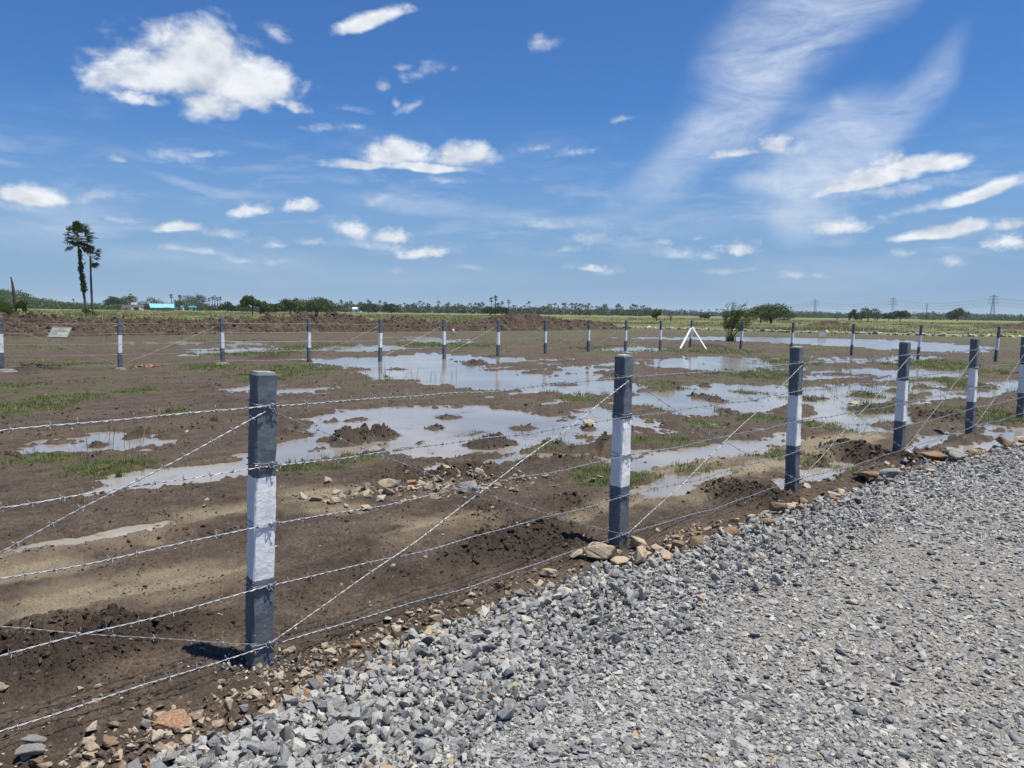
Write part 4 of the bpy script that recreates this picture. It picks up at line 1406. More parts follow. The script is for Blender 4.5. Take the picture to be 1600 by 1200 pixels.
LEAF_D = leaf_mat('dark_leaves', (.026, .042, .014), (.068, .096, .032), .5)
LEAF_M = leaf_mat('mid_leaves', (.048, .078, .020), (.108, .150, .042), .45)
LEAF_B = leaf_mat('bright_leaves', (.060, .092, .018), (.13, .17, .040), .8)
BARK = simple('bark', (.045, .036, .028), (.12, .10, .08), 3, .95)
PALEBARK = simple('pale_bark', (.16, .13, .11), (.30, .26, .22), 3, .95)


def tree(px_, y, wpx, hpx, seed, mat, label, n=2600, leaf=.35, trunk=True, name='tree', flat=False, nblob=9, base_gap=.18, cat='tree', group=None):
    """broad-leaved tree: crown width / height given as seen, trunk with limbs"""
    p = at(px_, y); k = y / FPX
    W, H = wpx * k, hpx * k
    rd = random.Random(seed)
    root = empty(name, (p.x, p.y, 0.02))
    tag(root, label, cat, group)
    bl = []
    lo = H * base_gap
    for i in range(nblob):
        u = (i + .5) / nblob * 2 - 1 if flat else rd.uniform(-1, 1)
        xx = u * W * .36
        env = math.sqrt(max(.05, 1 - u * u))
        rz = (H - lo) * .5 * (rd.uniform(.45, .7))
        zz = lo + rz * .8 + (H - lo - rz * 1.7) * env * rd.uniform(.45, 1.0)
        rx = W * rd.uniform(.15, .25)
        bl.append((xx, rd.uniform(-.3, .3) * W, zz, rx, rx * .9, rz * .8))
    V, F = leaf_cloud(bl, n, leaf, seed)
    zt = np.percentile(V[:, 2], 99); V[:, 2] *= H / zt
    xa, xb = np.percentile(V[:, 0], [1, 99]); V[:, 0] = (V[:, 0] - (xa + xb) / 2) * W / (xb - xa)
    V[:, 2] = np.maximum(V[:, 2], .05)
    link('crown', np_mesh('crown', V, F, mat), root)
    b = MB()
    tr = max(.10, W * .022)
    top = H * .6
    b.tube([(0, 0, -.2), (.03 * W, 0, H * .3), (rd.uniform(-.05, .05) * W, 0, top)], [tr * 1.3, tr, tr * .5], 7)
    for c in bl[:6]:
        s = Vector((0.02 * W, 0, H * rd.uniform(.15, .35)))
        e = Vector(c[:3])
        b.tube([s, s.lerp(e, .5) + Vector((0, 0, .05 * H)), e], [tr * .6, tr * .4, tr * .15], 5)
    b.build('trunk', BARK, root)
    return root


def bare_tree(px_, y, wpx, hpx, seed, label):
    p = at(px_, y); k = y / FPX
    W, H = wpx * k, hpx * k
    rd = random.Random(seed)
    root = empty('bare_tree', (p.x, p.y, 0)); tag(root, label, 'tree')
    b = MB(); b.tube([(0, 0, -.2), (.02, 0, H * .25), (.05, 0, H * .4)], [H * .03, H * .025, H * .02], 6)
    b.build('trunk', BARK, root)
    b = MB()

    def br(s, d, ln, r_, dep):
        e = s + d * ln
        b.tube([s, s.lerp(e, .5) + Vector((rd.uniform(-.05, .05) * ln,) * 3), e], [r_, r_ * .8, r_ * .5], 4)
        if dep:
            for _ in range(3 if dep > 1 else 4):
                nd = (d + Vector((rd.uniform(-1, 1) * .9, rd.uniform(-1, 1) * .9, rd.uniform(-.3, .7)))).normalized()
                br(s.lerp(e, rd.uniform(.55, 1)), nd, ln * rd.uniform(.55, .8), r_ * .55, dep - 1)
    for i in range(6):
        a = i * 1.05 + rd.uniform(-.3, .3)
        d = Vector((math.cos(a) * .8 * W / H, math.sin(a) * .6, .8)).normalized()
        br(Vector((.03, 0, H * rd.uniform(.2, .4))), d, H * .28, H * .013, 3)
    b.build('branches', simple('bare_twigs', (.10, .085, .07), (.20, .17, .14), 3), root)
    return root


def fan_leaf(V, F, base, d, length, rad, rd, up):
    """palmyra leaf: petiole then a pleated fan of blades"""
    d = d.normalized()
    tip = base + d * length
    side = d.cross(Vector((0, 0, 1)))
    if side.length < .1: side = Vector((1, 0, 0))
    side.normalize()
    nrm = side.cross(d).normalized()
    # petiole
    i = len(V)
    w = .03
    V += [base - side * w, base + side * w, tip + side * w, tip - side * w]; F.append((i, i + 1, i + 2, i + 3))
    nseg = 15
    sweep = math.radians(255)
    tl = rd.uniform(-.5, .5)
    sd2 = (side * math.cos(tl) + nrm * math.sin(tl)).normalized()
    for k in range(nseg):
        a = (k / (nseg - 1) - .5) * sweep
        dd = (d * math.cos(a) + sd2 * math.sin(a)).normalized()
        ln = rad * rd.uniform(.8, 1.1) * (1 - .25 * abs(a) / (sweep / 2))
        pr = dd.cross(nrm).normalized() * rad * .085
        droop = Vector((0, 0, -.16 * ln)) + WIND * ln * .22
        i = len(V)
        m = tip + dd * ln * .6
        V += [tip, m - pr, tip + dd * ln + droop, m + pr]; F.append((i, i + 1, i + 2, i + 3))


WIND = Vector((1.0, .1, .08))
PALM_L = leaf_mat('palm_leaves', (.020, .032, .013), (.060, .078, .028), 1.2, .2)
PALM_T = simple('palm_trunk', (.060, .050, .045), (.16, .14, .125), 2.5, .95, .5, 8)


def palmyra(base, H, R_, seed, label, lean=0.0, nleaf=26, creeper=False, name='palm_tree', bend=.5):
    rd = random.Random(seed)
    root = empty(name, base); tag(root, label, 'palm')
    b = MB()
    pts = []; rad = []
    for i in range(15):
        u = i / 14
        pts.append((lean * u + bend * .35 * math.sin(u * math.pi * 1.1), 0, H * u - .2))
        rad.append(.19 * (1 - .25 * u) * (1 + .06 * rd.uniform(-1, 1)) + (.10 if i == 0 else 0))
    b.tube(pts, rad, 9)
    b.build('trunk', PALM_T, root)
    top = Vector(pts[-1])
    V, F = [], []
    for k in range(nleaf):
        el = rd.uniform(-.95, 1.25); a = rd.uniform(0, 6.28)
        d = Vector((math.cos(a) * math.cos(el), math.sin(a) * math.cos(el), math.sin(el))) + WIND * (.28 if el > 0 else .1)
        fan_leaf(V, F, top + Vector((0, 0, rd.uniform(-.5, .3))), d, R_ * rd.uniform(.5, .78), R_ * rd.uniform(.34, .46), rd, 1)
    me = np_mesh('crown', np.array([v[:] for v in V]), np.array(F), PALM_L)
    link('crown', me, root)
    if creeper:
        bl = []
        for u in (.40, .47, .54, .60, .66, .72, .78, .34):
            q = Vector(pts[int(u * 14)])
            w = .55 if u < .7 else .38
            bl.append((q.x + .12, q.y - .1, H * u, w * rd.uniform(.45, .8), w * .7, .6))
        v, f = leaf_cloud(bl, 1500, .26, seed)
        link('creeper', np_mesh('creeper', v, f, LEAF_D), root)
    return root


# the two tall palms and their undergrowth
pb = at(137, 118); pb.z = .1
palmyra(pb, 12.3, 2.5, 5, 'tallest palm at the left with creeper wrapped round its trunk', lean=-1.15, nleaf=56, creeper=True, bend=-.6)
pb2 = at(145, 122); pb2.z = .1
palmyra(pb2, 9.6, 1.9, 9, 'thinner shorter palm just right of the tallest palm', lean=-.1, nleaf=26, bend=-.2)
pb3 = at(24, 112); pb3.z = 0
root = empty('dead_palm', pb3); tag(root, 'bare dead palm trunk snapped off near the left photo edge', 'dead trunk')
b = MB(); b.tube([(0, 0, -.2), (-.05, 0, 2), (-.2, 0, 4.0), (-.3, 0, 4.9), (-.45, 0, 5.7)], [.24, .22, .20, .13, .10], 8); b.build('trunk', simple('charred_trunk', (.03, .025, .022), (.09, .075, .065), 3, .95), root)
b = MB(); b.tube([(-.22, .0, 3.6), (-.18, 0, 4.15)], [.1, .05], 6); b.build('stub', bpy.data.materials['charred_trunk'], root)


def fan_bush(px_, y, hpx, seed, label, n=18, mat=None, spread=1.0):
    p = at(px_, y); k = y / FPX; H = hpx * k
    rd = random.Random(seed)
    root = empty('palm_shrub', (p.x, p.y, .05)); tag(root, label, 'shrub')
    V, F = [], []
    for _ in range(n):
        a = rd.uniform(0, 6.28); el = rd.uniform(.2, 1.4)
        d = Vector((math.cos(a) * math.cos(el) * spread, math.sin(a) * math.cos(el), math.sin(el)))
        fan_leaf(V, F, Vector((rd.uniform(-.4, .4) * H * spread, rd.uniform(-.3, .3) * H, .05)), d, H * rd.uniform(.35, .65), H * rd.uniform(.35, .5), rd, 1)
    link('fronds', np_mesh('fronds', np.array([v[:] for v in V]), np.array(F), mat or LEAF_B), root)
    b = MB(); b.tube([(0, 0, -.1), (0, 0, H * .2)], [.12, .08], 6); b.build('stem', BARK, root)
    return root


fan_bush(140, 116, 16, 3, 'low fan leaved shrub at the foot of the two palms', 22, LEAF_M, 1.6)
fan_bush(5, 62, 46, 4, 'bright fan leaved shrub at the left photo edge by the bank', 26, LEAF_B, 1.1)


# young feather palm behind the far corner
def young_palm(px_, py_, hpx, label):
    p = gp(px_, py_); k = p.y / FPX; H = hpx * k
    rd = random.Random(12)
    root = empty('young_palm', (p.x, p.y, gz_at(p.x, p.y))); tag(root, label, 'palm')
    V, F = [], []
    for i in range(29):
        a = rd.uniform(0, 6.28); el = rd.uniform(.85, 1.5)
        d = Vector((math.cos(a) * math.cos(el) * .8, math.sin(a) * math.cos(el) * .8, math.sin(el))).normalized()
        ln = H * rd.uniform(.72, 1.06)
        pts = []
        for j in range(9):
            u = j / 8
            q = d * ln * u + (WIND * .30 + Vector((0, 0, -.12))) * ln * u * u * rd.uniform(.6, 1.2)
            pts.append(q)
        for j in range(8):
            s, e = pts[j], pts[j + 1]
            dd = (e - s).normalized(); sd3 = dd.orthogonal().normalized()
            i0 = len(V); w = .018
            V += [s - sd3 * w, s + sd3 * w, e + sd3 * w * .8, e - sd3 * w * .8]; F.append((i0, i0 + 1, i0 + 2, i0 + 3))
            if j >= 3:
                for sg in (-1, 1):
                    for q in range(3):
                        b0_ = s.lerp(e, q / 3)
                        ax = Vector((rd.uniform(-1, 1), rd.uniform(-1, 1), rd.uniform(-1, 1))).normalized()
                        lt = b0_ + (dd * .6 + ax.cross(dd).normalized() * sg * .7 + WIND * .45).normalized() * H * rd.uniform(.10, .17)
                        wv = dd * .022
                        i0 = len(V)
                        V += [b0_ - wv, b0_ + wv, lt + wv * .4, lt - wv * .4]; F.append((i0, i0 + 1, i0 + 2, i0 + 3))
    link('fronds', np_mesh('fronds', np.array([v[:] for v in V]), np.array(F), LEAF_B), root)
    q = np.stack([rng.normal(0, .13, 26), rng.normal(0, .13, 26), np.zeros(26)], 1)
    o = blades(q, np.full(26, H * .22), np.full(26, .025), .4, 6, 'base_tuft', GR3, kind=None, label=None, cat=None)
    o.parent = root
    return root


young_palm(1141, 534, 66, 'wind blown young palm clump standing behind the far corner')

# middle distance trees and bushes, left to right
tree(190, 430, 40, 21, 21, LEAF_M, 'shaggy palm grove tree left of the white house', 1700, .8, name='tree', base_gap=.05)
tree(176, 425, 26, 19, 211, LEAF_D, 'dark round tree left of the white house', 1300, .8)
tree(238, 440, 44, 19, 22, LEAF_D, 'dark tree behind the white house and blue shed', 1500, .5, base_gap=.02)
tree(286, 425, 28, 17, 23, LEAF_M, 'round bush right of the turquoise shed', 1200, .5, base_gap=.0, name='bush', cat='bush')
tree(304, 440, 40, 25, 24, LEAF_D, 'tall dark tree over the small turquoise wall', 1700, .5, base_gap=.1)
tree(262, 385, 30, 5, 25, LEAF_M, 'low hedge bush in front of the turquoise shed', 700, .4, base_gap=0, name='bush', cat='bush')
tree(228, 385, 13, 8, 26, LEAF_D, 'small bush between white house and turquoise shed', 500, .4, base_gap=0, name='bush', cat='bush')
tree(355, 300, 30, 16, 27, LEAF_D, 'round dark tree left of the bright green tree', 1300, .5, base_gap=0)
tree(378, 300, 20, 12, 271, LEAF_M, 'low tree close behind left of the bright tree', 900, .5, base_gap=0)
tree(394, 160, 30, 31, 28, LEAF_B, 'bright green small tree with thin trunk beyond the bank', 2600, .32, nblob=8, base_gap=.28)
tree(414, 172, 20, 22, 281, LEAF_B, 'yellowish green bush leaning on the bright tree', 1300, .34, base_gap=.05, name='bush', cat='bush')
tree(430, 210, 24, 17, 29, LEAF_M, 'olive bush between bright tree and dark round tree', 1200, .4, base_gap=0, name='bush', cat='bush')
tree(453, 225, 36, 24, 30, LEAF_D, 'dark round tree left of the widest bush', 2200, .42, base_gap=.0)
tree(495, 215, 62, 26, 31, LEAF_M, 'widest domed bush in the field left of centre', 4200, .42, flat=True, nblob=13, base_gap=.0, name='bush', cat='bush')
tree(575, 420, 30, 15, 32, LEAF_D, 'dark tree clump below the small blue hill', 1100, .75, base_gap=0)
tree(612, 400, 26, 15, 33, LEAF_D, 'very dark tree right of the small blue hill', 1100, .75, base_gap=0)
tree(1026, 165, 14, 18, 41, LEAF_B, 'small bright leaved tree right of centre in the field', 900, .3, nblob=6, base_gap=.22)
tree(1101, 260, 16, 9, 42, LEAF_D, 'low dark bush left of the young palm', 500, .4, base_gap=0, name='bush', cat='bush')
tree(1204, 150, 76, 30, 43, LEAF_M, 'spreading flat topped thorn tree right of the young palm', 4600, .26, flat=True, nblob=15, base_gap=.02)
tree(1188, 156, 40, 26, 431, LEAF_D, 'dark thorn bush at left under the spreading thorn tree', 1800, .28, base_gap=.0, name='bush', cat='bush')
tree(1334, 310, 16, 17, 44, LEAF_D, 'spiky dark tree left of the round pair at right', 800, .5, base_gap=.0)
tree(1356, 300, 32, 20, 45, LEAF_M, 'left larger tree of the group under the middle pylon', 1600, .45, base_gap=.02)
tree(1388, 310, 20, 13, 46, LEAF_D, 'small dark tree under the middle pylon', 800, .5, base_gap=.02)
tree(1406, 300, 26, 17, 47, LEAF_D, 'umbrella shaped dark tree right of the middle pylon', 1400, .45, flat=True, base_gap=.15)
tree(1496, 420, 26, 20, 48, LEAF_D, 'dark tree in front of the grey hill at right', 1300, .7, base_gap=0)
bare_tree(1048, 160, 25, 25, 51, 'leafless twiggy tree beside the small bright tree')
bare_tree(1308, 230, 16, 16, 52, 'small leafless tree below the left pylon')
# bare twigs above the thorn tree
# small palmyra clusters far off
def mini_palm_mesh(seed, H=9.0, R_=1.7, n=15):
    rd = random.Random(seed)
    b = MB(); b.tube([(0, 0, -.3), (.1, 0, H * .5), (rd.uniform(-.2, .3), 0, H)], [.30, .25, .22], 6)
    top = Vector((0.1, 0, H))
    V, F = [], []
    for _ in range(n):
        el = rd.uniform(-.9, 1.3); a = rd.uniform(0, 6.28)
        fan_leaf(V, F, top, Vector((math.cos(a) * math.cos(el), math.sin(a) * math.cos(el), math.sin(el))), R_ * .55, R_ * .55, rd, 1)
    me_c = np_mesh('crown', np.array([v[:] for v in V]), np.array(F), PALM_L)
    return b.mesh('trunk', PALM_T), me_c


MP = [mini_palm_mesh(i) for i in range(4)]


def mini_palm(px_, y, hpx, k, label, group):
    p = at(px_, y)
    root = empty('palm_tree', (p.x, p.y, 0)); tag(root, label, 'palm', group)
    s = hpx * y / FPX / 10.2
    for nm, me in zip(('trunk', 'crown'), MP[k % 4]): link(nm, me, root)
    root.scale = (s * .95, s * .95, s)
    root.rotation_euler = (0, 0, k * 1.3)
    return root


mini_palm(268, 430, 25, 0, 'small palm rising behind right end of the turquoise shed', 'small palms near the houses')
mini_palm(281, 430, 24, 1, 'small palm right of the turquoise shed', 'small palms near the houses')
for i, (px_, h_) in enumerate(((327, 20), (332, 22), (336, 24), (340, 21), (344, 22))):
    mini_palm(px_, 430, h_, i, f'{ORDN[i]} from left of the five thin palms right of the houses', 'row of five thin palms')
mini_palm(312, 430, 20, 2, 'small palm at right edge of the tall dark tree', 'small palms near the houses')
mini_palm(205, 430, 25, 3, 'palm standing behind the white house', 'small palms near the houses')
mini_palm(115, 420, 16, 1, 'lone thin palm far off on the hill left of tall palms', None)
mini_palm(767, 330, 28, 0, 'left of the two close palms near the centre', 'palms near the centre')
mini_palm(774, 330, 31, 1, 'right taller of the two close palms near the centre', 'palms near the centre')
mini_palm(795, 330, 25, 2, 'single palm right of the two close centre palms', 'palms near the centre')
tree(765, 330, 24, 14, 61, LEAF_D, 'dark bush under the two close centre palms', 900, .5, base_gap=0, name='bush', cat='bush')
tree(784, 330, 22, 14, 62, LEAF_D, 'dark bush under the single centre palm', 900, .5, base_gap=0, name='bush', cat='bush')


# coconut palms of the far tree line
def coco_mesh(seed, H=11.0):
    rd = random.Random(seed)
    b = MB()
    b.tube([(0, 0, -.3), (.3 * rd.uniform(-1, 1), 0, H * .5), (rd.uniform(-.6, .6), 0, H * .84)], [.28, .22, .18], 5)
    top = Vector((b.v[-1][0], 0, H * .84))
    for _ in range(17):
        a = rd.uniform(0, 6.28); el = rd.uniform(-.3, 1.2)
        d = Vector((math.cos(a) * math.cos(el), math.sin(a) * math.cos(el), math.sin(el)))
        ln = rd.uniform(2.4, 3.4)
        sd3 = d.cross(Vector((0, 0, 1))).normalized() * .42
        p0 = top; p1 = top + d * ln * .5 + Vector((0, 0, .2)); p2 = top + d * ln + Vector((0, 0, -.9))
        b.add([p0 - sd3 * .2, p0 + sd3 * .2, p1 + sd3 - Vector((0, 0, .3)), p1, p1 - sd3 - Vector((0, 0, .3)), p2], [(0, 1, 2, 3), (0, 3, 4), (3, 2, 5), (3, 5, 4)], 1)
    return b.mesh('coconut_palm', [PALM_T, LEAF_D])


CM = [coco_mesh(i) for i in range(6)]
rd = random.Random(77)
for i in range(150):
    px_ = rd.uniform(505, 1010) if i < 125 else rd.uniform(1010, 1260)
    y = rd.uniform(560, 760) if i < 125 else rd.uniform(850, 1100)
    p = at(px_, y)
    o = link('coconut_palm', CM[i % 6]); o.location = (p.x, p.y, 0)
    s = rd.uniform(.62, .92) * (1 if i < 125 else .9); o.scale = (s, s, s); o.rotation_euler = (0, 0, rd.uniform(0, 6.28))
    tag(o, 'slender coconut palm in the distant tree line', 'palm', 'coconut palms of the distant tree line')


# wooded mass behind: one far wood
def far_wood(name, segs, leaf, seed, mat, label):
    r_ = random.Random(seed)
    bl = []
    for (x0, x1, y, h0, h1, step) in segs:
        px_ = x0
        while px_ < x1:
            yy = y * r_.uniform(.92, 1.1)
            p = at(px_, yy); k = yy / FPX
            h = (h0 + (h1 - h0) * r_.random() * (.45 + .55 * (0.5 + 0.5 * math.sin(px_ * .045 + seed) * math.sin(px_ * .017 + 2)))) * k
            rx = r_.uniform(4, 9) * k
            bl.append((p.x, p.y, h * .45, rx, rx, h * .55))
            px_ += step * r_.uniform(.5, 1.5)
    V, F = leaf_cloud(bl, len(bl) * 130, leaf, seed, shell=.5)
    V[:, 2] = np.maximum(V[:, 2], .0)
    o = link(name, np_mesh(name, V, F, mat)); tag(o, label, 'wood', kind='stuff')


far_wood('distant_wood', [(500, 1030, 720, 9, 15, 4.5), (505, 1010, 600, 5, 13, 14), (960, 1320, 950, 6, 11, 5)], 1.6, 5, LEAF_D, 'dark band of far trees along the centre horizon')
far_wood('distant_wood', [(1230, 1680, 900, 7, 12, 5), (1440, 1680, 700, 7, 12, 6)], 1.6, 6, LEAF_M, 'bluish green band of far trees along the right horizon')
far_wood('distant_wood', [(-90, 200, 420, 6, 11, 5), (150, 400, 490, 7, 12, 6), (380, 520, 420, 6, 11, 6)], 1.0, 7, LEAF_M, 'green band of scrub along the left horizon')


# ------------------------------------------------------------------ hills
def hill(px0, px1, y, prof, name, mat, seed, rough=.1, thick=.35, scrub=0):
    """ridge of real depth standing at distance y; prof = [(px, height above horizon in px)]"""
    n, m = 120, 26
    pxs = np.linspace(px0, px1, n)
    hh = np.interp(pxs, [q[0] for q in prof], [q[1] for q in prof]) * y / FPX
    L = (px1 - px0) / FPX * y
    X = np.array([at(q, y).x for q in pxs])
    T = np.linspace(-1, 1, m)
    XX = np.repeat(X[:, None], m, 1); TT = np.repeat(T[None], n, 0)
    YY = y + TT * L * thick
    Z = hh[:, None] * np.clip(1 - TT ** 2, 0, 1) * (1 + rough * fbm(XX, YY, 8 / L, 4, seed) * 2) - 1.0 * (np.abs(TT) > .95)
    i = np.arange(n * m).reshape(n, m)
    f = np.stack([i[:-1, :-1].ravel(), i[1:, :-1].ravel(), i[1:, 1:].ravel(), i[:-1, 1:].ravel()], 1)
    tag(link(name, np_mesh(name, np.stack([XX, YY, Z], -1).reshape(-1, 3), f, mat, True)), kind='structure')
    if scrub:
        bl = []
        r_ = random.Random(seed)
        for _ in range(scrub):
            a = r_.randint(1, n - 2); c = r_.randint(1, m // 2 + 2)
            w = r_.uniform(1.6, 4.2)
            bl.append((XX[a, c] + r_.uniform(-3, 3), YY[a, c], Z[a, c] + w * .2, w * 1.3, w * 1.3, w * .62))
        V, F = leaf_cloud(bl, scrub * 60, 1.0, seed, shell=.6)
        o = link('hill_scrub', np_mesh('hill_scrub', V, F, LEAF_M)); tag(o, 'green scrub covering the low hill at left', 'scrub', kind='stuff')


HILLG = simple('wooded_slope', (.035, .055, .018), (.085, .115, .038), .05, .95)
HILLB = simple('far_slope', (.06, .08, .05), (.12, .14, .09), .01, .95)
hill(-260, 175, 520, [(-260, 30), (-80, 30), (0, 22), (25, 18), (45, 10), (70, 6), (110, 3.5), (175, 0)], 'hill', HILLG, 3, .08, .35, 900)
hill(525, 665, 2600, [(525, 0), (560, 2), (578, 7), (592, 10), (606, 8), (630, 3), (665, 0)], 'hill', HILLB, 4, .06)
hill(1440, 1580, 1500, [(1440, 0), (1465, 5), (1482, 10), (1495, 12), (1510, 10), (1530, 5), (1580, 0)], 'hill', HILLB, 5, .08)
hill(690, 820, 3000, [(690, 0), (740, 4), (755, 6), (775, 3), (820, 0)], 'hill', HILLB, 6, .06)


# ------------------------------------------------------------------ houses
def gable(root, w, dp, h, rh, wall, roofm, roof_name='roof', over=.25):
    b = MB()
    b.box((0, 0, h / 2), (w, dp, h))
    b.add([(-w / 2, -dp / 2, h), (-w / 2, dp / 2, h), (-w / 2, 0, h + rh)], [(0, 1, 2)])
    b.add([(w / 2, -dp / 2, h), (w / 2, dp / 2, h), (w / 2, 0, h + rh)], [(0, 2, 1)])
    b.build('wall', wall, root)
    b = MB()
    W = w / 2 + over
    for sg in (-1, 1):
        e0 = Vector((0, sg * (dp / 2 + over), h - rh * over / (dp / 2) + .02)); r0 = Vector((0, 0, h + rh + .02))
        th = Vector((0, 0, .08))
        vs = [e0 + Vector((-W, 0, 0)), e0 + Vector((W, 0, 0)), r0 + Vector((W, 0, 0)), r0 + Vector((-W, 0, 0))]
        b.add(vs + [v + th for v in vs], [(0, 1, 2, 3), (4, 5, 6, 7), (0, 1, 5, 4), (1, 2, 6, 5), (2, 3, 7, 6), (3, 0, 4, 7)])
    b.build(roof_name, roofm, root)


WALLW = simple('whitewash', (.62, .62, .62), (.78, .78, .76), 1.2, .85)
GLASS = simple('dark_opening', (.02, .02, .025), (.05, .05, .055), 2, .4)
TURQ = simple('turquoise_sheet', (.17, .44, .48), (.25, .56, .58), .6, .45)
TURQW = simple('turquoise_wall', (.03, .16, .22), (.05, .24, .30), .6, .8)
p = at(213, 400)
root = empty('white_house', (p.x, p.y, 0), .25); tag(root, 'small whitewashed house with dark doorway among trees', 'house')
b = MB(); b.box((0, 0, 1.4), (6.0, 5, 2.8)); b.box((-1.2, .8, 3.4), (2.2, 2.4, 1.2)); b.build('wall', WALLW, root)
b = MB(); b.box((0, 0, 2.88), (6.3, 5.3, .14)); b.build('roof', simple('slab', (.4, .4, .4), (.55, .55, .55), 1), root)
b = MB(); b.box((.6, -2.52, .85), (2.2, .08, 1.7)); b.build('doorway', GLASS, root)
b = MB(); b.box((-2.1, -2.52, 1.5), (.8, .08, .8)); b.build('window', GLASS, root)
p = at(199, 395)
root = empty('lean_to', (p.x, p.y, 0), .1); tag(root, 'brown thatched hut with white patch beside the white house', 'hut')
gable(root, 4.6, 4.0, 1.2, 1.5, simple('mud_wall', (.45, .43, .40), (.62, .60, .56), 1), simple('thatch', (.06, .045, .035), (.13, .10, .08), 1))
b = MB(); b.box((.2, -2.02, .5), (.8, .05, .95)); b.build('door', GLASS, root)
p = at(253, 400)
root = empty('blue_shed', (p.x, p.y, 0), .44); tag(root, 'long shed with bright turquoise sheet roof', 'shed')
gable(root, 11.2, 7, 1.5, 2.0, TURQW, TURQ)
b = MB(); b.box((-1.5, -3.52, .7), (1.4, .06, 1.4)); b.build('door', GLASS, root)
p = at(301, 400)
root = empty('turquoise_house', (p.x, p.y, 0), .4); tag(root, 'small turquoise walled house under the tall dark tree', 'house')
gable(root, 3.4, 3.0, 1.9, .7, TURQ, TURQW)
b = MB(); b.box((.6, -1.52, .9), (.8, .05, 1.8)); b.build('door', GLASS, root)
p = at(285, 400)
root = empty('pump_house', (p.x, p.y, 0), 0); tag(root, 'narrow white and turquoise hut right of the shed', 'hut')
gable(root, 1.2, 1.6, 2.0, .7, WALLW, TURQW)
b = MB(); b.box((0, -.82, .8), (.5, .04, 1.6)); b.build('door', TURQ, root)
p = at(162, 440)
root = empty('blue_house', (p.x, p.y, 0), 0); tag(root, 'deep blue walled house at the foot of the shaggy trees', 'house')
gable(root, 2.0, 3.0, 2.6, .7, simple('blue_wall', (.03, .07, .15), (.05, .11, .22), 1), TURQW)
b = MB(); b.box((.2, -1.52, .9), (.6, .05, 1.8)); b.build('door', GLASS, root)
p = at(558, 560)
root = empty('white_house', (p.x, p.y, 0), 0); tag(root, 'tiny white house before the far trees left of the centre', 'house')
gable(root, 6, 5, 2.4, 1.3, WALLW, simple('pale_roof', (.5, .5, .5), (.65, .65, .65), 1))
b = MB(); b.box((0, -2.52, 1), (1, .05, 1.9)); b.build('door', GLASS, root)

# ------------------------------------------------------------------ pylons and lines
STEEL = simple('pylon_steel', (.13, .14, .155), (.20, .21, .225), .1, .6)


def pylon_mesh():
    H = 40.0; b = MB(); cr = MB()
    def half(z):
        return np.interp(z, [0, 20, 27, 40], [4.2, 1.9, 1.25, .7])
    zs = [0, 6, 11.5, 16, 20, 23.5, 27, 30, 33, 36, 40]
    w = .50
    for sx in (-1, 1):
        for sy in (-1, 1):
            b.tube([(sx * half(z), sy * half(z), z) for z in zs], .30, 4, smooth=False)
    for i in range(len(zs) - 1):
        a, c = half(zs[i]), half(zs[i + 1])
        for sg in (-1, 1):
            b.bar((-a, sg * a, zs[i]), (c, sg * c, zs[i + 1]), w * .6); b.bar((a, sg * a, zs[i]), (-c, sg * c, zs[i + 1]), w * .6)
            b.bar((sg * a, -a, zs[i]), (sg * c, c, zs[i + 1]), w * .6); b.bar((sg * a, a, zs[i]), (sg * c, -c, zs[i + 1]), w * .6)
            b.bar((-c, sg * c, zs[i + 1]), (c, sg * c, zs[i + 1]), w * .6)
    arms = []
    for z, L in ((27, 7.6), (32, 7.0), (37, 6.2)):
        for sg in (-1, 1):
            cr.bar((0, -.6, z), (sg * L, 0, z + .3), w * 1.5); cr.bar((0, .6, z), (sg * L, 0, z + .3), w * 1.5)
            cr.bar((0, 0, z + 2.2), (sg * L, 0, z + .3), w * 1.2)
            cr.bar((sg * L * .5, 0, z), (sg * L * .5, 0, z + 1.2), w * .6)
            cr.bar((sg * L, 0, z + .3), (sg * L, 0, z - 1.6), .26)
            arms.append((sg * L, 0, z - 1.6))
    return b.mesh('tower', STEEL), cr.mesh('crossarms', STEEL), arms


PT, PC, ARMS = pylon_mesh()
pyl = []
for px_, y, lab in ((1550, 1230, 'nearest and tallest lattice power pylon at far right'), (1394, 1480, 'middle of the three lattice power pylons'), (1273, 1720, 'leftmost and smallest lattice power pylon')):
    p = at(px_, y)
    root = empty('pylon', (p.x, p.y, -.5), R(-25)); tag(root, lab, 'pylon', 'power pylons on the right horizon')
    link('tower', PT, root); link('crossarms', PC, root)
    pyl.append(root)
ends = []
d01 = pyl[0].location - pyl[1].location
bpy.context.view_layer.update()
world_arms = [[o.matrix_world @ Vector(a) for a in ARMS] for o in pyl]
world_arms.insert(0, [a + d01 for a in world_arms[0]])
world_arms.append([a - (pyl[1].location - pyl[2].location) for a in world_arms[-1]])
LINE = simple('conductor', (.20, .22, .24), (.26, .28, .30), .1, .6)
AN = ['low left', 'low right', 'middle left', 'middle right', 'top left', 'top right']
for k in range(6):
    b = MB()
    for i in range(len(world_arms) - 1):
        a, c = world_arms[i][k], world_arms[i + 1][k]
        pts = [a.lerp(c, u) - Vector((0, 0, 4 * 7.5 * u * (1 - u))) for u in np.linspace(0, 1, 17)]
        b.tube(pts, .17, 3, smooth=False)
    tag(b.build('power_line', LINE), f'{AN[k]} conductor sagging between the three pylons', 'power line', 'conductors between the pylons')
# short utility pole between pylons
p = at(1447, 560)
root = empty('utility_pole', (p.x, p.y, 0)); tag(root, 'thin utility pole with short crossbar left of the grey hill', 'pole')
b = MB(); b.tube([(0, 0, -.3), (0, 0, 12)], [.3, .2], 6); b.build('pole', BARK, root)
b = MB(); b.bar((-1.3, 0, 11), (1.3, 0, 11), .3); b.build('crossbar', BARK, root)

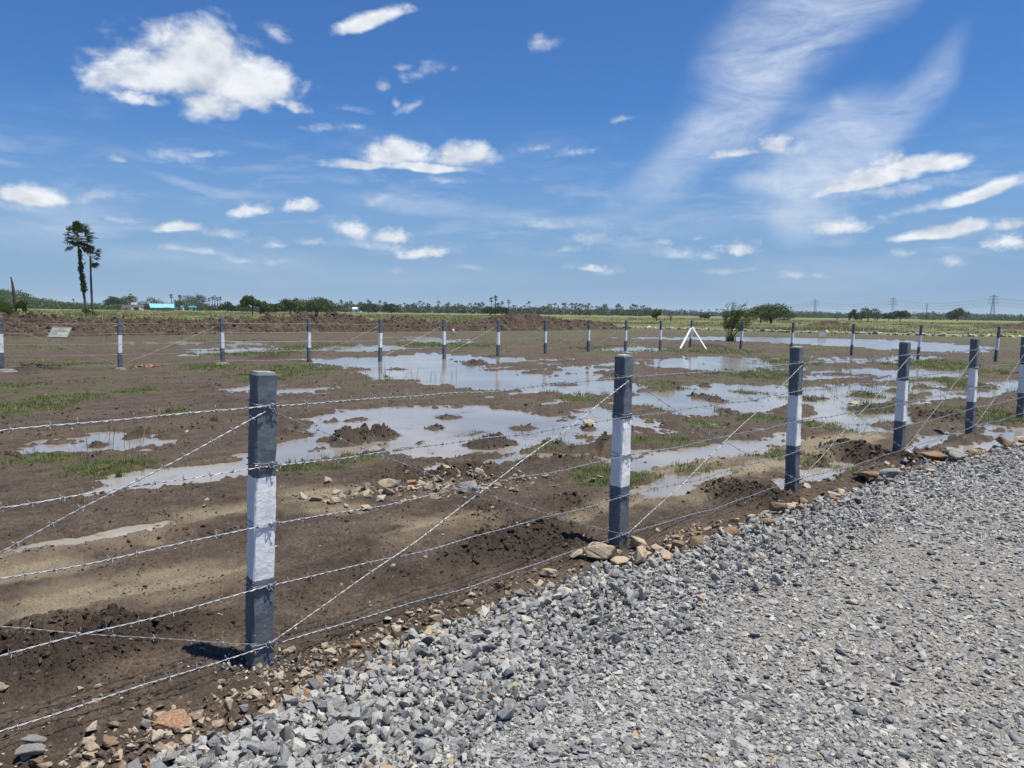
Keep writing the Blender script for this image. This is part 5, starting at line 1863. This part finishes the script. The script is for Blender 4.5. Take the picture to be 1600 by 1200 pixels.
# ------------------------------------------------------------------ haze
b = MB()
b.box((0, 0, 29.0), (13000, 13000, 60.2))
haze = b.build('haze', [])
hm = bpy.data.materials.new('haze_air'); hm.use_nodes = True
nt = hm.node_tree
for n_ in list(nt.nodes):
    if n_.type == 'BSDF_PRINCIPLED': nt.nodes.remove(n_)
pv = nt.nodes.new('ShaderNodeVolumePrincipled')
pv.inputs['Density'].default_value = 0.00012
pv.inputs['Color'].default_value = (.72, .83, .95, 1)
nt.links.new(pv.outputs[0], nt.nodes['Material Output'].inputs['Volume'])
haze.data.materials.append(hm)
tag(haze, kind='stuff')

# ------------------------------------------------------------------ sky and sun
SUN_EL = R(73); sun_h = Vector((.96, -.28, 0)).normalized()
sv = sun_h * math.cos(SUN_EL) + Vector((0, 0, math.sin(SUN_EL)))
sun = bpy.data.lights.new('sun', 'SUN'); sun.energy = 5.0; sun.angle = R(.53); sun.color = (1, .94, .84)
so = bpy.data.objects.new('sun', sun); COL.objects.link(so)
so.rotation_euler = sv.to_track_quat('Z', 'Y').to_euler()
so.location = (20, -10, 50)

W = bpy.data.worlds.new('World'); SC.world = W; W.use_nodes = True
nt = W.node_tree
bg = nt.nodes['Background']
W.cycles.sampling_method = 'NONE'


def N(typ, **kw):
    nd = nt.nodes.new(typ)
    for k_, v_ in kw.items(): setattr(nd, k_, v_)
    return nd


def LN(a, b_): nt.links.new(a, b_)


def Mt(op, a, b_=0.0, clamp=False, c=None):
    nd = N('ShaderNodeMath', operation=op, use_clamp=clamp)
    for i_, x_ in ((0, a), (1, b_)) + (((2, c),) if c is not None else ()):
        if hasattr(x_, 'is_linked'): LN(x_, nd.inputs[i_])
        else: nd.inputs[i_].default_value = x_
    return nd.outputs[0]


sky = N('ShaderNodeTexSky', sky_type='NISHITA', sun_disc=False)
sky.sun_elevation = SUN_EL
sky.sun_rotation = math.atan2(sun_h.x, sun_h.y)
sky.altitude = 0; sky.air_density = 1.0; sky.dust_density = 0.6; sky.ozone_density = 3.0
tc = N('ShaderNodeTexCoord')
sx = N('ShaderNodeSeparateXYZ'); LN(tc.outputs['Generated'], sx.inputs[0])
azn = Mt('ARCTAN2', sx.outputs[0], sx.outputs[1])
eln = Mt('ARCSINE', sx.outputs[2])
uv = N('ShaderNodeCombineXYZ'); LN(azn, uv.inputs[0]); LN(eln, uv.inputs[1])
UV = uv.outputs[0]


def noise(vec, scale, detail, rough, dist=0.0, scl=None, rot=None, loc=None):
    if scl or rot or loc:
        m_ = N('ShaderNodeMapping')
        m_.inputs['Scale'].default_value = scl or (1, 1, 1); m_.inputs['Rotation'].default_value = rot or (0, 0, 0); m_.inputs['Location'].default_value = loc or (0, 0, 0)
        LN(vec, m_.inputs[0]); vec = m_.outputs[0]
    n_ = N('ShaderNodeTexNoise')
    n_.inputs['Scale'].default_value = scale; n_.inputs['Detail'].default_value = detail; n_.inputs['Roughness'].default_value = rough; n_.inputs['Distortion'].default_value = dist
    LN(vec, n_.inputs['Vector'])
    return n_.outputs['Fac']


# domain warp
wn = N('ShaderNodeTexNoise'); wn.inputs['Scale'].default_value = 9; wn.inputs['Detail'].default_value = 4; LN(UV, wn.inputs['Vector'])
ws = N('ShaderNodeVectorMath', operation='SUBTRACT'); LN(wn.outputs['Color'], ws.inputs[0]); ws.inputs[1].default_value = (.5, .5, .5)
wm = N('ShaderNodeVectorMath', operation='MULTIPLY'); LN(ws.outputs[0], wm.inputs[0]); wm.inputs[1].default_value = (.05, .03, 0)
wa = N('ShaderNodeVectorMath', operation='ADD'); LN(UV, wa.inputs[0]); LN(wm.outputs[0], wa.inputs[1])
UVW = wa.outputs[0]


def azel(px_, py_):
    d = ray(px_, py_).normalized()
    return math.atan2(d.x, d.y), math.asin(d.z)


_prev = [None]


def blobmask(vec, px_, py_, hw, hh, rot=0.0, flat=False):
    # evaluated one after the other, so that the shader keeps few values alive at a time
    if _prev[0] is not None:
        q_ = N('ShaderNodeVectorMath', operation='MULTIPLY_ADD')
        LN(_prev[0], q_.inputs[0]); q_.inputs[1].default_value = (1e-7, 1e-7, 0); LN(vec, q_.inputs[2])
        vec = q_.outputs[0]
    a_, e_ = azel(px_, py_)
    a2, e2 = azel(px_ + hw * math.cos(rot), py_ - hw * math.sin(rot)); w_ = math.hypot(a2 - a_, e2 - e_)
    a3, e3 = azel(px_ + hh * math.sin(rot), py_ + hh * math.cos(rot)); h_ = math.hypot(a3 - a_, e3 - e_)
    m_ = N('ShaderNodeMapping', vector_type='TEXTURE')
    m_.inputs['Location'].default_value = (a_, e_, 0); m_.inputs['Rotation'].default_value = (0, 0, rot + ROLL); m_.inputs['Scale'].default_value = (w_, h_, 1)
    LN(vec, m_.inputs[0])
    v_ = m_.outputs[0]
    if flat:        # cumulus: the underside is flatter than the top
        q_ = N('ShaderNodeVectorMath', operation='MULTIPLY'); LN(v_, q_.inputs[0]); q_.inputs[1].default_value = (1, -1.7, 0)
        x_ = N('ShaderNodeVectorMath', operation='MAXIMUM'); LN(v_, x_.inputs[0]); LN(q_.outputs[0], x_.inputs[1])
        v_ = x_.outputs[0]
    ln = N('ShaderNodeVectorMath', operation='LENGTH'); LN(v_, ln.inputs[0])
    return Mt('SUBTRACT', 1.0, ln.outputs['Value']), m_.outputs[0]


CUM = [(310, 112, 135, 74, 0, 1), (235, 122, 90, 44, .1, 1), (395, 128, 80, 54, -.15, 1), (215, 156, 42, 14, 0, .9), (325, 166, 62, 36, 0, 1), (445, 157, 48, 12, -.2, .9), (160, 118, 30, 9, 0, .5),
       (575, 32, 66, 20, .25, .75), (430, 50, 22, 12, -.3, .3), (673, 108, 32, 14, .35, .6), (603, 133, 13, 12, .6, .45), (645, 163, 26, 7, .4, .45), (622, 160, 8, 8, 0, .4), (640, 105, 12, 6, 0, .4), (712, 105, 9, 7, 0, .4),
       (620, 244, 62, 32, .12, 1), (720, 246, 66, 26, .05, 1), (570, 262, 60, 11, .05, .9), (655, 264, 80, 13, 0, .9), (690, 283, 26, 7, 0, .6),
       (512, 199, 32, 10, 0, .7), (550, 196, 18, 5, .1, .5), (265, 242, 40, 12, .05, .6), (320, 238, 30, 6, .1, .4), (540, 172, 26, 6, -.05, .35), (178, 251, 14, 5, 0, .3),
       (50, 308, 68, 24, 0, .85), (150, 308, 40, 11, .1, .6), (15, 322, 60, 14, 0, .6), (186, 342, 24, 6, 0, .45),
       (393, 330, 36, 14, .1, .75), (462, 327, 36, 12, .1, .8), (285, 355, 52, 13, .05, .75), (350, 362, 50, 10, -.1, .6), (268, 392, 20, 7, 0, .4), (318, 394, 28, 6, 0, .45), (375, 402, 22, 6, 0, .4), (420, 403, 22, 6, 0, .45),
       (548, 360, 38, 20, -.2, .9), (612, 370, 36, 16, 0, .85), (590, 384, 46, 9, 0, .6), (668, 396, 46, 11, 0, .85), (425, 378, 24, 6, 0, .5), (475, 377, 26, 6, 0, .5), (590, 315, 22, 8, .3, .4), (735, 420, 20, 5, 0, .5), (622, 424, 14, 6, 0, .35),
       (853, 67, 21, 13, .1, .6), (895, 237, 38, 8, .1, .6), (838, 232, 22, 6, .2, .5), (970, 184, 22, 5, .15, .25),
       (1150, 243, 38, 9, .1, .8), (1200, 232, 32, 16, 0, .85), (1245, 238, 30, 12, .2, .7),
       (1370, 282, 90, 24, .2, 1), (1440, 256, 88, 22, .05, 1), (1395, 252, 40, 20, 0, 1), (1320, 300, 60, 10, .15, .8), (1390, 302, 90, 14, .15, .6),
       (1530, 304, 72, 16, .28, .75), (1440, 328, 66, 9, .2, .7), (1590, 288, 30, 10, .2, .6),
       (1312, 360, 44, 16, 0, .95), (1455, 372, 70, 14, .1, .95), (1515, 357, 50, 16, .1, .95), (1580, 352, 45, 14, .1, .95), (1580, 382, 46, 20, .05, .95), (1415, 402, 22, 7, 0, .6), (1494, 411, 22, 9, 0, .35),
       (1150, 386, 40, 13, 0, .95), (1050, 400, 34, 10, 0, .65), (1100, 398, 18, 8, 0, .5), (1130, 420, 40, 6, .1, .4), (1240, 428, 22, 7, 0, .4), (1285, 427, 14, 6, 0, .35), (1033, 379, 14, 6, 0, .4), (1092, 371, 14, 5, 0, .5),
       (860, 354, 36, 10, 0, .45), (930, 374, 40, 12, 0, .55), (888, 392, 24, 6, .1, .55), (922, 417, 30, 7, -.1, .8), (888, 412, 14, 6, 0, .4), (950, 424, 20, 8, 0, .4)]
def chain(rows, gx_, gy_):
    out = None
    for (px_, py_, hw, hh, ro, wt) in rows:
        m_, _ = blobmask(UVW, px_, py_, hw * gx_, hh * gy_, ro, True)
        out = m_ if out is None else Mt('MAXIMUM', out, m_)
        _prev[0] = out
    return out


def soft(d_, a_, b_, top=1.0):
    m_ = N('ShaderNodeMapRange', interpolation_type='SMOOTHSTEP'); LN(d_, m_.inputs[0])
    m_.inputs[1].default_value = a_; m_.inputs[2].default_value = b_; m_.inputs[4].default_value = top
    return m_.outputs[0]


SCL = (1, 1.45, 1)
n_a = noise(UV, 17, 8, .56, .25, SCL)
n_b = noise(UV, 17, 5, .52, .25, SCL, None, (0.0, .030, 0))
n_f = noise(UV, 58, 7, .64, .35, SCL)
n_ac = Mt('SUBTRACT', n_a, .5); n_fc = Mt('SUBTRACT', n_f, .5)
BIG = [c for c in CUM if c[2] >= 50 and c[5] > .7]
SML = [c for c in CUM if c[2] < 50 and c[5] > .7]
FNT = [c for c in CUM if c[5] <= .7]
dA = chain(BIG, 1.15, 1.2)
d1 = Mt('ADD', Mt('ADD', dA, Mt('MULTIPLY', n_ac, 1.5)), Mt('MULTIPLY', n_fc, .34))
dB = chain(SML, 1.25, 1.3)
d2 = Mt('ADD', Mt('ADD', dB, Mt('MULTIPLY', n_ac, .7)), Mt('MULTIPLY', n_fc, 1.7))
dC = chain(FNT, 1.45, 1.5)
d3 = Mt('ADD', Mt('ADD', dC, Mt('MULTIPLY', n_ac, .9)), Mt('MULTIPLY', n_fc, 2.1))
mA = soft(d1, .03, .62); mB = soft(d2, .04, 1.0, .95); mC = soft(d3, .0, 1.4, .55)
CMASK = Mt('MAXIMUM', mA, Mt('MAXIMUM', mB, mC))
# relief: bright where the cloud thins towards the sun above, grey underneath
rel = Mt('SUBTRACT', n_a, n_b)
lit = N('ShaderNodeMapRange'); LN(rel, lit.inputs[0]); lit.inputs[1].default_value = -.22; lit.inputs[2].default_value = .12
core = N('ShaderNodeMapRange'); LN(d1, core.inputs[0]); core.inputs[1].default_value = .45; core.inputs[2].default_value = 1.15; core.inputs[3].default_value = 1; core.inputs[4].default_value = .80
shade = Mt('MULTIPLY', lit.outputs[0], core.outputs[0], True)
# cirrus
CIR = [(1215, 60, 330, 125, .95, .72), (1120, 200, 260, 70, .72, .50), (1330, 20, 200, 55, .32, .55), (1290, 245, 190, 95, .55, .85), (1400, 180, 220, 46, .85, .55), (1330, 190, 60, 22, -1.0, .5), (1240, 290, 130, 32, -.12, .8), (1260, 340, 90, 60, 0, .55), (1060, 260, 240, 50, .55, .30),
       (330, 292, 130, 12, -.17, .42), (700, 330, 240, 22, -.10, .26), (620, 322, 80, 16, -.2, .3), (60, 360, 150, 40, .05, .28), (320, 400, 260, 26, .0, .22), (560, 430, 500, 30, 0, .14), (1060, 350, 260, 30, 0, .16), (870, 350, 160, 14, 0, .22), (1300, 430, 300, 40, 0, .16), (100, 325, 120, 24, 0, .35)]
cn1 = noise(UV, 6, 9, .66, 1.3, (1.0, 3.0, 1), (0, 0, R(-44)))
cn2 = noise(UV, 14, 8, .68, 1.2, (1, 2.6, 1), (0, 0, R(-48)))
cnx = Mt('ADD', Mt('MULTIPLY', cn1, .72), Mt('MULTIPLY', cn2, .28))
cnr = N('ShaderNodeMapRange'); LN(cnx, cnr.inputs[0]); cnr.inputs[1].default_value = .26; cnr.inputs[2].default_value = .66
cir = None
for (px_, py_, hw, hh, ro, wt) in CIR:
    m_, _ = blobmask(UVW, px_, py_, hw, hh, ro)
    s_ = N('ShaderNodeMapRange', interpolation_type='SMOOTHSTEP'); LN(m_, s_.inputs[0]); s_.inputs[1].default_value = 0; s_.inputs[2].default_value = .75; s_.inputs[3].default_value = 0; s_.inputs[4].default_value = wt
    cir = s_.outputs[0] if cir is None else Mt('SUBTRACT', 1.0, Mt('MULTIPLY', Mt('SUBTRACT', 1.0, cir), Mt('SUBTRACT', 1.0, s_.outputs[0])))
    _prev[0] = cir
CIRM = Mt('MULTIPLY', cir, cnr.outputs[0], True)
front = Mt('GREATER_THAN', sx.outputs[1], 0.0)


def mixc(fac, a, b_):
    nd = N('ShaderNodeMix', data_type='RGBA')
    LN(fac, nd.inputs[0])
    for i_, x_ in ((6, a), (7, b_)):
        if hasattr(x_, 'is_linked'): LN(x_, nd.inputs[i_])
        else: nd.inputs[i_].default_value = (*x_, 1)
    return nd.outputs[2]


SKYK = 0.10
hs = N('ShaderNodeHueSaturation'); hs.inputs['Saturation'].default_value = 1.0; hs.inputs['Value'].default_value = 1.0; LN(sky.outputs[0], hs.inputs['Color'])
k_ = .82 / SKYK
tint = N('ShaderNodeMix', data_type='RGBA', blend_type='MULTIPLY')
tint.inputs[0].default_value = 1; LN(hs.outputs[0], tint.inputs[6]); tint.inputs[7].default_value = (.315, .60, .95, 1)
lowm = N('ShaderNodeMapRange', interpolation_type='SMOOTHSTEP'); LN(eln, lowm.inputs[0])
lowm.inputs[1].default_value = 0.0; lowm.inputs[2].default_value = .26; lowm.inputs[3].default_value = .85; lowm.inputs[4].default_value = 0
SKYC = mixc(lowm.outputs[0], tint.outputs[2], (.215 / SKYK, .335 / SKYK, .515 / SKYK))

ccol = mixc(shade, (.52 * k_, .58 * k_, .68 * k_), (.95 * k_, .97 * k_, 1.0 * k_))
# thin veils low over the horizon
vn_ = noise(UV, 9, 8, .62, .4, (1, 4.2, 1))
ve = Mt('MULTIPLY', soft(eln, .04, .10), Mt('SUBTRACT', 1.0, soft(eln, .12, .26)))
VEIL = Mt('MULTIPLY', Mt('MULTIPLY', soft(vn_, .46, .76), ve), .42)
c0 = mixc(VEIL, SKYC, (.62 * k_, .70 * k_, .82 * k_))
c1 = mixc(CIRM, c0, (.70 * k_, .78 * k_, .90 * k_))
c2 = mixc(Mt('MULTIPLY', CMASK, .96), c1, ccol)
# thin the clouds into the haze near the horizon
c3 = mixc(front, SKYC, c2)
LN(c3, bg.inputs['Color'])
bg.inputs['Strength'].default_value = SKYK

# ------------------------------------------------------------------ render settings
vs_ = SC.view_settings
vs_.view_transform = 'Standard'; vs_.look = 'None'; vs_.exposure = 0.3; vs_.gamma = 1; vs_.use_curve_mapping = False
SC.render.engine = 'CYCLES'
SC.cycles.max_bounces = 6
SC.cycles.diffuse_bounces = 3
SC.cycles.glossy_bounces = 3
SC.cycles.transmission_bounces = 3
SC.cycles.volume_bounces = 1
SC.cycles.use_denoising = True
